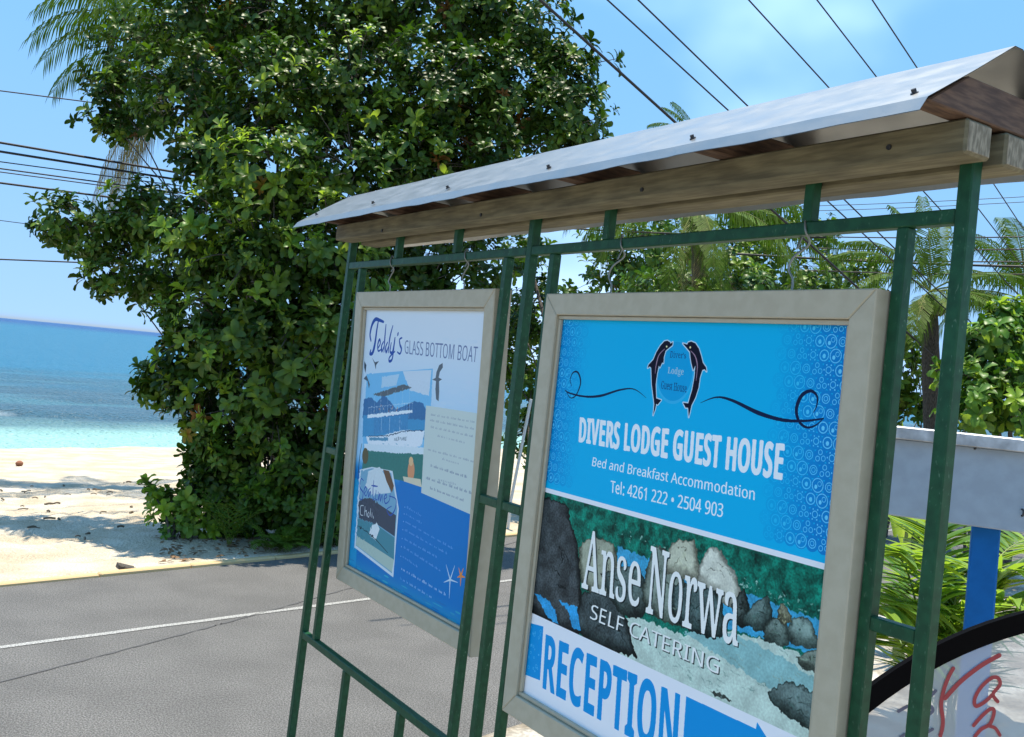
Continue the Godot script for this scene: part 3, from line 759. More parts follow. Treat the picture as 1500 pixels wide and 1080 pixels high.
	fill_poly(img, Z.call([Vector2(82, 535), Vector2(100, 570), Vector2(92, 640), Vector2(80, 590)], 6.0, 520, 440), Color8(60, 74, 88))
	fill_poly(img, Z.call([Vector2(75, 690), Vector2(100, 660), Vector2(112, 690), Vector2(130, 740), Vector2(122, 775), Vector2(110, 710)], 6.0, 520, 440), Color8(84, 98, 112))
	# list of trips
	for l in [[596, 745, 618, 758], [595, 755, 617, 768], [594, 766, 664, 806], [593, 778, 655, 813], [592, 791, 640, 818], [591, 803, 645, 838], [590, 817, 611, 832]]:
		var c: Vector2 = spot.call(l[0] - 3, l[1] - 2)
		fill_disc(img, c, 3, 3, Color8(150, 190, 232))
		words.call(Vector2(l[0], l[1]), Vector2(l[2], l[3]), 12, Color8(112, 164, 222))
	words.call(Vector2(588, 835), Vector2(652, 873), 14, Color8(190, 214, 238))
	words.call(Vector2(586, 849), Vector2(632, 877), 13, Color8(150, 190, 230))
	# sea stars
	for s in [[Vector2(860, 590), 1.0, Color8(190, 212, 226)], [Vector2(945, 560), 0.55, Color8(226, 140, 70)]]:
		for k in 5:
			var a: float = [-1.83, -1.25, 0.35, 1.62, 2.75][k]
			var l: float = [125.0, 120.0, 65.0, 150.0, 55.0][k] * s[1]
			fill_stroke(img, Z.call([s[0], s[0] + Vector2.from_angle(a) * l], 5.4, 500, 740), 10 * (2.0 - s[1]), 6 * (2.0 - s[1]), 2, s[2])
	# sea surface along the bottom
	for i in 40:
		var c := Vector2(rr.randf_range(0, W), H - rr.randf_range(0, H * 0.05))
		fill_disc(img, c, rr.randf_range(15, 60), rr.randf_range(2, 5), Color8(60, 176, 196).lerp(Color8(24, 110, 180), rr.randf()))

# ------------------------------------------------------------------ the roofed stand
func build_stand() -> Transform3D:
	var away := ray(-186, 446.5)
	away.y = 0
	away = away.normalized()
	var nrm := Vector3(away.z, 0, -away.x)
	if nrm.dot(ray(900, 540)) > 0: nrm = -nrm
	var lean := deg_to_rad(1.5)
	var o := eye + ray(1400, 560) * 1.85 * K
	o.y = 0
	o += nrm * tan(lean) * 2.1 * K
	var up := Vector3.UP * cos(lean) - nrm * sin(lean)
	var xf := Transform3D(Basis(-away, up, nrm * cos(lean) + Vector3.UP * sin(lean)), o)
	var root := thing("sign_stand", "green steel sign stand with timber beams and bent metal roof beside the road", "sign stand", xf)
	var w := 0.028 * K
	var g: Material = M.green_paint
	var post := func(called: String, x: float, y0: float, y1: float, width: float) -> void:
		var s := st()
		bar(s, Vector3(x, y0, 0) * K, Vector3(x, y1, 0) * K, width, width, 0.003)
		part(s, called, g, root)
	var mains := [-0.005, -1.452, -2.842]
	for x in mains: post.call("post", x, -0.15, 2.235, w * 1.04)
	for x in [-0.13, -1.325, -1.583, -2.712]: post.call("inner_upright", x, 0.591, 2.086, w * 0.96)
	for x in [-2.39, -1.928, -1.08, -0.374]:
		post.call("upper_strut", x, 2.114, 2.225, w * 0.93)
		post.call("lower_strut", x, -0.15, 0.563, w * 0.93)
	for q in [[0, 1], [1, 2]]:
		for y in [2.1, 0.577]:
			var s := st()
			bar(s, Vector3(mains[q[1]] + 0.0147, y, 0) * K, Vector3(mains[q[0]] - 0.0147, y, 0) * K, w, w * 0.98, 0.003)
			part(s, "rail", g, root)
	for q in [[-0.0197, -0.1165], [-1.3385, -1.4373], [-1.4667, -1.5695], [-2.7255, -2.8273]]:
		var s := st()
		bar(s, Vector3(q[1], 1.335, 0) * K, Vector3(q[0], 1.335, 0) * K, w * 0.94, w * 0.9, 0.003)
		part(s, "rung", g, root)
	# two timber beams clasp the posts
	for b in [[0.0152, 0.09, -2.822, 0.042, 2.193, 2.256], [-0.09, -0.0152, -2.80, 0.05, 2.19, 2.253]]:
		var s := st()
		cbox(s, Transform3D(Basis(), Vector3((b[2] + b[3]) / 2, (b[4] + b[5]) / 2, (b[0] + b[1]) / 2) * K), Vector3(b[3] - b[2], b[5] - b[4], b[1] - b[0]) * K, 0.005)
		var beam := part(s, "beam", M.weathered_timber, root)
		for e in [b[2], b[3]]:
			var es := st()
			cbox(es, Transform3D(Basis(), Vector3(e, (b[4] + b[5]) / 2, (b[0] + b[1]) / 2) * K), Vector3(0.004, (b[5] - b[4]) * K - 0.012, (b[1] - b[0]) * K - 0.012), 0.001)
			part(es, "sawn_end", M.end_grain, beam)
	var ki := root.transform.affine_inverse()
	for p in [Vector2(1303, 216), Vector2(941, 278), Vector2(705, 315), Vector2(560, 338)]:
		var d: Vector3 = ki.basis * ray(p.x, p.y)
		var o2: Vector3 = ki * eye
		var hit: Vector3 = o2 + d * ((0.09 * K - o2.z) / d.z)
		var bs := st()
		tube(bs, [hit, hit + Vector3(0, 0, 0.004)], 0.0065, 8)
		part(bs, "bolt_head", M.screw_steel, root)
	# cross timbers cut to the slope of the roof
	var ridge := Vector2(0.0, 2.402)
	var fold := Vector2(0.236, 2.251)
	var drip := Vector2(0.254, 2.224)
	var joists := [0.022, -0.56, -1.12, -1.68, -2.24, -2.79]
	for x in joists:
		var poly := [Vector2(-0.195, 2.2575), Vector2(0.195, 2.2575), Vector2(0.199, 2.2615), Vector2(0.099, 2.3265), Vector2(-0.099, 2.3265), Vector2(-0.199, 2.2615)]
		var s := st()
		var pk := poly.map(func(v): return v * K)
		prism(s, pk, 0.022 * K, -0.022 * K, 0.003)
		var o2 := part(s, "cross_timber", M.brown_timber, root)
		o2.transform = Transform3D(Basis(Vector3(0, 0, -1), Vector3.UP, Vector3.RIGHT), Vector3(x * K, 0, 0))
	# the bent metal sheet, slightly dented along its eaves
	var xs0 := -2.93
	var xs1 := 0.068
	var prof := [Vector2(drip.x, drip.y), fold, fold.lerp(ridge, 0.5), ridge + Vector2(0.012, -0.004), ridge + Vector2(-0.012, -0.004), Vector2(-fold.x, fold.y).lerp(ridge, 0.5), Vector2(-fold.x, fold.y), Vector2(-drip.x, drip.y)]
	var n := 90
	var nz := FastNoiseLite.new()
	nz.frequency = 0.9
	nz.seed = 3
	var pt := func(i: int, k: int, t: float) -> Vector3:
		var x := lerpf(xs0, xs1, float(i) / n)
		var q: Vector2 = prof[k]
		var amp := 0.004 if k in [0, 7] else 0.0012
		var v := Vector3(x, q.y + t, q.x - (0.03 * (1.0 - float(i) / n) * signf(q.x) if k < 2 else 0.0) * 0.5)
		v.y += amp * nz.get_noise_2d(x * 3.0, k * 7.0)
		v.z += amp * nz.get_noise_2d(x * 3.0 + 50.0, k * 7.0)
		return v * K
	var s := st()
	for t in [0.0, 0.0012]:
		s.set_smooth_group(-1)
		for k in prof.size() - 1:
			s.set_smooth_group(-1 if k in [0, 6] else 1 if k < 3 else 2)
			for i in n:
				var a: Vector3 = pt.call(i, k, t)
				var b: Vector3 = pt.call(i + 1, k, t)
				var c: Vector3 = pt.call(i + 1, k + 1, t)
				var d: Vector3 = pt.call(i, k + 1, t)
				if t > 0.0: quad(s, d, c, b, a)
				else: quad(s, a, b, c, d)
	var roof := part(s, "metal_roof", M.galvanised_sheet, root)
	for x in joists:
		for sg in [1, -1]:
			var h := st()
			var f := fold.lerp(ridge, 0.16)
			var nn := Vector3(0, 0.842, 0.539 * sg)
			var p := Vector3(clampf(x, -2.86, 0.0) + 0.012, f.y, f.x * sg) * K
			tube(h, [p, p + nn * 0.003], 0.0085, 10)
			tube(h, [p + nn * 0.004, p + nn * 0.011], 0.0058, 6)
			part(h, "roof_screw", M.screw_steel, roof)
	return xf

# ------------------------------------------------------------------ plants
# leaves round a shoot tip, the shoot along +y
func rosette(count: int, length: float, width: float, spread: float, sd: int, col := false) -> ArrayMesh:
	var r := RandomNumberGenerator.new()
	r.seed = sd
	var s := st()
	s.set_smooth_group(0)
	for i in count:
		var az := i * 2.4 + r.randf_range(-0.3, 0.3)
		var open := clampf(spread * (0.45 + 0.75 * float(i) / count) + r.randf_range(-0.15, 0.15), 0.1, 2.2)
		var l := length * r.randf_range(0.75, 1.1)
		var w := width * r.randf_range(0.85, 1.1)
		var turn := Basis(Vector3.UP, az)
		var roll := Basis(Vector3(0, 1, 0), r.randf_range(-0.9, 0.9))
		var start := Vector3(0, -0.03 - 0.35 * length * float(i) / count, 0)
		var rows := []
		for k in 5:
			var t: float = [0.0, 0.32, 0.62, 0.87, 1.0][k]
			var bend := open + 0.45 * t * t
			var c := Vector3(sin(bend) * l * t, cos(bend) * l * t, 0)
			var hw: float = [0.07, 0.3, 0.5, 0.47, 0.16][k] * w
			var side := roll * Vector3(0, 0, 1)
			var lift := Vector3(cos(bend), -sin(bend), 0) * -hw * 0.32
			rows.append([turn * (start + c + side * hw + lift), turn * (start + c), turn * (start + c - side * hw + lift)])
		for k in 4:
			for q in 2:
				quad(s, rows[k][q], rows[k][q + 1], rows[k + 1][q + 1], rows[k + 1][q])
	s.generate_normals()
	return s.commit()
func limb(s: SurfaceTool, a: Vector3, b: Vector3, r0: float, r1: float, r: RandomNumberGenerator, sag := 0.12) -> void:
	var mid := (a + b) / 2 + Vector3(r.randf_range(-1, 1), r.randf_range(0.2, 1), r.randf_range(-1, 1)) * a.distance_to(b) * sag
	var pts := curve([a, a.lerp(mid, 0.55) + Vector3(0, a.distance_to(b) * 0.03, 0), mid.lerp(b, 0.5), b], 4)
	var rad := []
	for i in pts.size(): rad.append(lerpf(r0, r1, float(i) / (pts.size() - 1)))
	tube(s, pts, rad, 7, false)
# blobs: [px, py, radius px, depth]; fills lumps with shoots
func leafy(called: String, label: String, category: String, base: Vector3, blobs: Array, o: Dictionary) -> Node3D:
	var r := RandomNumberGenerator.new()
	r.seed = o.get("seed", 1)
	var root := thing(called, label, category, Transform3D(Basis(), base), o.get("group", ""))
	var length: float = o.get("leaf", 0.13)
	var kinds := []
	for k in 3: kinds.append(rosette(o.get("count", 8), length, length * o.get("slim", 0.5), o.get("spread", 1.15), k + 1 + r.seed))
	var shoots := []      # transform, colour, kind
	var wood := st()
	var stems: int = o.get("stems", 3)
	var forks := []
	for i in stems:
		var a := TAU * i / stems + r.randf()
		forks.append(Vector3(cos(a), 0, sin(a)) * o.get("foot", 0.25) + Vector3(0, -0.1, 0))
	var lo: Color = o.get("dark", Color(0.022, 0.05, 0.008))
	var hi: Color = o.get("light", Color(0.08, 0.145, 0.018))
	var young: Color = o.get("young", Color(0.18, 0.27, 0.03))
	var nz := FastNoiseLite.new()
	nz.seed = r.seed
	nz.frequency = 0.55
	var made := 0
	for bl in blobs:
		var c: Vector3 = at(bl[0], bl[1], bl[3]) - base
		var rad: float = bl[2] / FOCAL * bl[3]
		var f: Vector3 = forks[r.randi() % stems]
		var crotch := Vector3(f.x + c.x * 0.25, maxf(0.3, c.y * 0.45), f.z + c.z * 0.25)
		var big: float = o.get("trunk", 0.09) * (1.0 if made < stems else 0.32)
		limb(wood, f, crotch, big, big * 0.6, r)
		limb(wood, crotch, c, big * 0.5, 0.008, r)
		made += 1
		var n := int(o.get("density", 90.0) * rad * rad / (length * length) * 0.018 * (bl[4] if bl.size() > 4 else 1.0))
		var squash := Vector3(r.randf_range(0.9, 1.1), r.randf_range(0.8, 1.0), r.randf_range(0.9, 1.15))
		for i in n:
			var d := Vector3(r.randfn(), r.randfn(), r.randfn()).normalized()
			var bump := 1.0 + 0.45 * nz.get_noise_3dv(d * 3.2 + c * 2.0)
			var sprig: bool = r.randf() < o.get("sprigs", 0.07)
			var rr := rad * bump * ((1.0 - pow(r.randf(), 1.6) * 0.62) if not sprig else r.randf_range(1.0, 1.3))
			var p := c + d * squash * rr
			if p.y < 0.05 and not o.get("low", false): continue
			if sprig or r.randf() < 0.2: limb(wood, c + (p - c) * 0.45, p - d * 0.02, 0.007, 0.003, r, 0.06)
			if not sprig and nz.get_noise_3dv(p * 2.6 + Vector3(7, 3, 1)) < -0.42 + o.get("hollow", 0.0): continue
			var axis := (d * 0.85 + Vector3(0, o.get("lift", 0.55), 0) + Vector3(r.randf_range(-1, 1), r.randf_range(-1, 1), r.randf_range(-1, 1)) * 0.4).normalized()
			var side := axis.cross(Vector3(0.3, 0.2, 0.9)).normalized()
			var bs := Basis(side, axis, side.cross(axis)).rotated(axis, r.randf() * TAU).scaled(Vector3.ONE * r.randf_range(0.55, 1.2))
			var col := lo.lerp(hi, clampf(0.5 + nz.get_noise_3dv(p * 2.0) + r.randf_range(-0.35, 0.35), 0, 1))
			var yv := r.randf()
			if yv < o.get("fresh", 0.1) * (0.4 + 2.6 * smoothstep(0.0, 0.45, nz.get_noise_3dv(p * 1.3 + Vector3(40, 0, 9)))): col = col.lerp(young, r.randf_range(0.4, 1.0))
			elif yv > 0.992: col = Color(0.2, 0.09, 0.02)
			shoots.append([Transform3D(bs, p), col, r.randi() % 3])
	# the shoots that show largest become parts of their own, the rest one crown
	var single: int = o.get("single", 0)
	if single:
		var nearest := {}
		var inv := look.inverse()
		for i in shoots.size():
			var v: Vector3 = inv * (base + shoots[i][0].origin - eye)
			var key := Vector2i(int(v.x / -v.z * 1500 / 22), int(v.y / -v.z * 1500 / 22))
			if absf(v.x / v.z) > 0.5 or v.y / -v.z > 0.32: continue
			if not nearest.has(key) or v.z > nearest[key][0]: nearest[key] = [v.z, i]
		var order := nearest.values()
		order.sort_custom(func(a, b): return a[0] > b[0])
		var gone := {}
		for q in order.slice(0, single):
			var sh: Array = shoots[q[1]]
			gone[q[1]] = true
			var c: Color = sh[1]
			var step := Color(snappedf(c.r, 0.03), snappedf(c.g, 0.035), snappedf(c.b, 0.02)).clamp(Color(0.02, 0.05, 0.008), Color.WHITE)
			var mi := MeshInstance3D.new()
			mi.mesh = kinds[sh[2]]
			mi.material_override = leaf_mat("leaf_%d_%d_%d" % [roundi(step.r * 1000), roundi(step.g * 1000), roundi(step.b * 1000)], step)
			mi.transform = sh[0]
			mi.name = "leaf_cluster" if gone.size() == 1 else "leaf_cluster_%03d" % (gone.size() - 1)
			root.add_child(mi)
		var rest := []
		for i in shoots.size():
			if not gone.has(i): rest.append(shoots[i])
		shoots = rest
	var all := st()
	var mm := MultiMesh.new()
	mm.transform_format = MultiMesh.TRANSFORM_3D
	mm.use_colors = true
	mm.mesh = kinds[0]
	mm.instance_count = shoots.size()
	for i in shoots.size():
		mm.set_instance_transform(i, shoots[i][0])
		mm.set_instance_color(i, shoots[i][1])
	var crown := MultiMeshInstance3D.new()
	crown.name = "crown"
	crown.multimesh = mm
	crown.material_override = M.foliage
	crown.set_meta("kind", "stuff")
	root.add_child(crown)
	part(wood, "trunk", M.bark, root)
	return root
# a feather leaf: stalk leaves the origin along +x, rising by `rise`, bending down by `droop`
func feather(length: float, rise: float, droop: float, leaflet: float, hang: float, pairs: int, sd: int, width := 0.035, fold := 0.0) -> ArrayMesh:
	var r := RandomNumberGenerator.new()
	r.seed = sd
	var s := st()
	var pts := []
	var rad := []
	var p := Vector3.ZERO
	var n := 16
	for i in n + 1:
		pts.append(p)
		rad.append(lerpf(0.022, 0.004, float(i) / n) * length / 3.0)
		var a := rise - droop * pow(float(i) / n, 1.3)
		p += Vector3(cos(a), sin(a), 0) * length / n
	s.set_color(Color(0.16, 0.19, 0.05))
	tube(s, pts, rad, 5, false)
	s.set_smooth_group(-1)
	for i in pairs:
		var t := 0.14 + 0.86 * (i + 0.5) / pairs
		var f := t * n
		var k := mini(int(f), n - 1)
		var b: Vector3 = pts[k].lerp(pts[k + 1], f - k)
		var dir: Vector3 = (pts[k + 1] - pts[k]).normalized()
		var up := Vector3(-dir.y, dir.x, 0)
		var l := leaflet * (0.45 + 0.55 * sin(PI * clampf(t * 0.9 + 0.12, 0, 1))) * r.randf_range(0.85, 1.1)
		var tone := r.randf_range(0.75, 1.25)
		for sg in [-1, 1]:
			if r.randf() < 0.04: continue
			var out: Vector3 = (Vector3(0, 0, sg) * cos(fold) + up * sin(fold) + dir * (0.55 + 0.5 * t)).normalized()
			var q0 := b
			var q1 := b + out * l * 0.5 + Vector3(0, -hang * l * 0.12, 0)
			var q2 := b + out * l * (1.0 - hang * 0.3) + Vector3(0, -hang * l * 0.55, 0) + Vector3(r.randf_range(-1, 1), r.randf_range(-1, 1), 0) * l * 0.05
			var wd := dir * width * 0.5
			s.set_color(Color(0.07, 0.12, 0.015) * tone)
			for v in [q0 - wd * 0.5, q1 - wd, q1 + wd, q0 - wd * 0.5, q1 + wd, q0 + wd * 0.5, q1 - wd, q2, q1 + wd]: s.add_vertex(v)
	s.generate_normals()
	return s.commit()
func palm(label: String, top: Vector3, foot: Vector3, fronds: Array, size: float, group: String, sd: int, tint := Color.WHITE) -> Node3D:
	var root := thing("coconut_palm", label, "palm tree", Transform3D(Basis(), foot), group)
	var s := st()
	var t := top - foot
	var pts := curve([Vector3.ZERO, t * 0.35 + Vector3(0.12, 0, 0.05) * size, t * 0.7 + Vector3(0.06, 0, 0), t], 6)
	var rad := []
	for i in pts.size(): rad.append((lerpf(0.17, 0.1, float(i) / pts.size()) + (0.006 if i % 2 else 0.0)) * size)
	tube(s, pts, rad, 10, false)
	part(s, "trunk", M.bark, root)
	var i := 0
	for f in fronds:   # [turn degrees, rise, droop, length, dry]
		var dry: bool = f.size() > 4 and f[4]
		var o := part(feather(f[3] * size, deg_to_rad(f[1]), deg_to_rad(f[2]), 0.62 * size * minf(1.0, f[3] / 2.2), 1.0 if not dry else 1.6, int(26 + f[3] * 12), sd + i, (0.028 if not dry else 0.02) * size), "frond", M.palm_foliage if not dry else M.dry_frond, root)
		o.position = t + Vector3(0, 0.05, 0)
		o.rotation.y = deg_to_rad(f[0])
		i += 1
	var c := st()
	for k in 5:
		var a := k * 1.3
		tube(c, [t + Vector3(cos(a) * 0.16, -0.30, sin(a) * 0.16) * size, t + Vector3(cos(a) * 0.17, -0.24, sin(a) * 0.17) * size, t + Vector3(cos(a) * 0.17, -0.16, sin(a) * 0.17) * size, t + Vector3(cos(a) * 0.14, -0.08, sin(a) * 0.14) * size], [0.03 * size, 0.085 * size, 0.085 * size, 0.02 * size], 8)
	part(c, "coconut_bunch", M.coconut_green, root)
	return root
# a blade with a crease, from the origin along +x
func blade(length: float, width: float, sag: float) -> ArrayMesh:
	var s := st()
	s.set_smooth_group(0)
	var rows := []
	for k in 6:
		var t := k / 5.0
		var c := Vector3(length * (t - 0.12 * sag * t * t), -length * sag * t * t * 0.55, 0)
		var w: float = [0.35, 0.85, 1.0, 0.85, 0.5, 0.03][k] * width / 2
		rows.append([c + Vector3(0, w * 0.35, w), c, c + Vector3(0, w * 0.35, -w)])
	for k in 5:
		for q in 2: quad(s, rows[k][q], rows[k][q + 1], rows[k + 1][q + 1], rows[k + 1][q])
	s.generate_normals()
	return s.commit()
func wire(a: Vector3, b: Vector3, thick: float, sag: float, label: String, group: String) -> void:
	var pts := []
	for i in 25:
		var t := i / 24.0
		pts.append(a.lerp(b, t) - Vector3(0, sag * 4 * t * (1 - t), 0))
	var s := st()
	tube(s, pts, thick / 2, 6)
	var o := part(s, "overhead_wire", M.wire_rubber, self)
	tag(o, label, "wire", group)

# ------------------------------------------------------------------ the scene
func _ready() -> void:
	rng.seed = 7
	# camera
	var cam := Camera3D.new()
	cam.name = "camera"
	look = Basis.from_euler(Vector3(atan(56.1 * 0.9955 / FOCAL), 0, atan(0.0955)))
	cam.transform = Transform3D(look, eye)
	cam.near = 0.05
	cam.far = 6000
	cam.projection = Camera3D.PROJECTION_FRUSTUM
	cam.size = 0.05 * 1080 / FOCAL
	cam.frustum_offset = Vector2(0, -60.0 / FOCAL * 0.05)
	add_child(cam)
	cam.current = true
	# sky
	var env := Environment.new()
	env.background_mode = Environment.BG_SKY
	env.tonemap_mode = Environment.TONE_MAPPER_LINEAR
	env.tonemap_exposure = 1.95
	env.sdfgi_enabled = true
	env.ssao_enabled = true
	env.ssil_enabled = true
	var sm := ProceduralSkyMaterial.new()
	sm.sky_top_color = lin(0.12, 0.305, 0.56)
	sm.sky_horizon_color = lin(0.235, 0.385, 0.595)
	sm.sky_curve = 0.13
	sm.ground_bottom_color = lin(0.25, 0.24, 0.2)
	sm.ground_horizon_color = lin(0.36, 0.5, 0.7)
	sm.sun_angle_max = 1.0
	sm.sky_energy_multiplier = 1.0
	sm.sky_cover = clouds()
	var sky := Sky.new()
	sky.sky_material = sm
	env.sky = sky
	var we := WorldEnvironment.new()
	we.name = "environment"
	we.environment = env
	add_child(we)
	# sun, almost overhead, a little behind the stand and to the right
	var sun := DirectionalLight3D.new()
	sun.name = "sun"
	sun.light_energy = 1.36
	sun.light_color = Color(1.0, 0.955, 0.88)
	sun.light_angular_distance = 0.53
	sun.shadow_enabled = true
	add_child(sun)
	sun.look_at_from_position(Vector3(0.05, 1, -0.13) * 50, Vector3.ZERO, Vector3.FORWARD)
	wob.frequency = 0.35
	wob.seed = 12
	make_materials()
	M.dry_frond = mat("dry_frond", lin(0.19, 0.16, 0.055), 0.8)
	build_ground()
	build_sea()
	var kx := build_stand()
	hung_sign("guest_house_sign", "framed bright blue guest house sign hanging from the green stand", kx, -1.277, -0.147, 1.963, 0.790, 0.05, 0.6, 0.06, 0.021, paint_guest_house, [-1.02, -0.39])
	hung_sign("boat_trip_sign", "framed white and blue boat trip poster hanging from the green stand", kx, -2.688, -1.604, 1.986, 0.835, 0.032, 3.3, 0.06, 0.021, paint_boat, [-2.44, -1.86])
	build_right_boards()
	build_plants()
	build_wires()
	build_small()

func clouds() -> ImageTexture:
	var n := FastNoiseLite.new()
	n.frequency = 0.006
	n.fractal_octaves = 6
	n.seed = 44
	var w := 1024
	var h := 512
	var img := Image.create(w, h, false, Image.FORMAT_RGBA8)
	for y in h:
		for x in w:
			var lat := (0.5 - (y + 0.5) / h) * PI
			var lon := (x + 0.5) / w * TAU
			var a := 0.0
			if lat > -0.05:
				var p := Vector3(cos(lon) * cos(lat), sin(lat) * 2.2, sin(lon) * cos(lat)) * 170.0
				var v := n.get_noise_3d(p.x * 0.8, p.y, p.z) + 0.35 * n.get_noise_3d(p.x * 3.0 + 90, p.y * 2.0, p.z * 3.0)
				a = smoothstep(-0.1, 0.5, v) * 0.34
			img.set_pixel(x, y, Color(0.85, 0.9, 0.97, a))
	return ImageTexture.create_from_image(img)

func axis_lines(fine0: float, fine1: float, step: float, far0: float, far1: float) -> Array:
	var l := []
	var v := fine0
	var s := step
	while v > far0:
		s *= 1.35
		v -= s
		l.push_front(maxf(v, far0))
	v = fine0
	while v < fine1:
		l.append(v)
		v += step
	s = step
	l.append(fine1)
	v = fine1
	while v < far1:
		s *= 1.35
		v += s
		l.append(minf(v, far1))
	return l
const KERB_N := -8.16
func land(t: float, n: float) -> float:
	var d := KERB_N - 0.1 - n
	if d < 0.0: return -0.012
	var y := 0.03 - 0.0612 * d
	y += wob.get_noise_2d(t * 1.2, n * 1.2) * 0.035 * smoothstep(0.0, 1.5, d) + wob.get_noise_2d(t * 7.0, n * 7.0) * 0.012 * smoothstep(0.1, 0.8, d) * smoothstep(18, 14, d)
	return maxf(y, -8.0)
func build_ground() -> void:
	var ts := axis_lines(-4.0, 14.0, 0.085, -400, 500)
	var ns := axis_lines(-26.0, KERB_N - 0.06, 0.09, -120, 300)
	# footprints trodden into the sand
	var prints := {}
	for i in 240:
		var px := rng.randf_range(0, 190) if i % 3 else rng.randf_range(0, 300)
		var p := ground(px, rng.randf_range(690, 850), -0.2)
		var key := Vector2i(roundi(p.dot(tdir) / 0.085), roundi(p.dot(ndir) / 0.09))
		for a in range(-1, 2):
			for b in range(-2, 3):
				prints[key + Vector2i(a, b)] = prints.get(key + Vector2i(a, b), 0.0) - 0.022 * exp(-(a * a * 1.2 + b * b * 0.4))
		prints[key + Vector2i(2, 0)] = prints.get(key + Vector2i(2, 0), 0.0) + 0.012
	var s := st()
	s.set_smooth_group(0)
	var grid := []
	for n in ns:
		var row := []
		for t: float in ts:
			var y := land(t, n)
			if n < KERB_N - 0.3: y += prints.get(Vector2i(roundi(t / 0.085), roundi(n / 0.09)), 0.0)
			row.append(tn(t, n, y))
		grid.append(row)
	for i in ns.size() - 1:
		for k in ts.size() - 1:
			quad(s, grid[i][k], grid[i][k + 1], grid[i + 1][k + 1], grid[i + 1][k])
	structure(s, "ground", M.beach_sand)
	# the road with its edge lines and seam
	var strip := func(called: String, m: Material, n0: Callable, n1: Callable, y: float, t0: float, t1: float, steps: int, parent: Node) -> Node:
		var q := st()
		q.set_smooth_group(0)
		for i in steps:
			var a := lerpf(t0, t1, float(i) / steps)
			var b := lerpf(t0, t1, float(i + 1) / steps)
			quad(q, tn(a, n0.call(a), y), tn(b, n0.call(b), y), tn(b, n1.call(b), y), tn(a, n1.call(a), y))
		return structure(q, called, m, parent)
	var road: Node = strip.call("road", M.asphalt, func(_t): return KERB_N, func(t): return -3.72 + 0.04 * sin(t * 0.7), 0.0, -60, 90, 300, self)
	var mid := func(t: float) -> float: return -6.60 + 0.034 * (t - 4.3)
	strip.call("centre_line", M.road_paint, func(t): return mid.call(t) - 0.029 + 0.004 * sin(t * 9.0), func(t): return mid.call(t) + 0.029 + 0.004 * sin(t * 7.3), 0.004, -20, 26, 260, road)
	var g0 := ground(0, 1000)
	var g1 := ground(330, 913)
	var g2 := ground(520, 860)
	var seam := st()
	var sp := curve([g0 - (g1 - g0) * 1.2, g0, g1, g2, g2 + (g2 - g1) * 1.2, g2 + (g2 - g1) * 3.5], 24)
	for i in sp.size() - 1:
		var w0 := 0.009 + 0.005 * sin(i * 1.7) + 0.005 * sin(i * 4.1)
		var w1 := 0.009 + 0.005 * sin((i + 1) * 1.7) + 0.005 * sin((i + 1) * 4.1)
		quad(seam, sp[i] - ndir * w0 + Vector3(0, 0.004, 0), sp[i + 1] - ndir * w1 + Vector3(0, 0.004, 0), sp[i + 1] + ndir * w1 + Vector3(0, 0.004, 0), sp[i] + ndir * w0 + Vector3(0, 0.004, 0))
	structure(seam, "tar_seam", M.tar, road)
	# low kerb, painted yellow, in cast lengths
	var kerb := Node3D.new()
	kerb.name = "kerb"
	kerb.set_meta("kind", "structure")
	add_child(kerb)
	var t := -14.0
	var i := 0
	while t < 40.0:
		var l := 0.92 + 0.05 * sin(i * 2.1)
		var q := st()
		cbox(q, Transform3D(Basis(tdir, Vector3.UP, ndir), tn(t + l / 2, KERB_N - 0.04 + 0.004 * sin(i * 3.7), -0.006 + 0.004 * sin(i * 1.3))), Vector3(l - 0.008, 0.07, 0.075), 0.012)
		part(q, "kerb_stone", M.yellow_kerb_paint, kerb)
		t += l
		i += 1
	# pale forecourt on the near side
	var fc := st()
	var steps := 120
	for k in steps:
		var a := lerpf(-40, 60, float(k) / steps)
		var b := lerpf(-40, 60, float(k + 1) / steps)
		quad(fc, tn(a, -3.80, 0.006), tn(b, -3.80, 0.006), tn(b, 60, 0.006), tn(a, 60, 0.006))
	structure(fc, "pavement", M.pale_concrete)

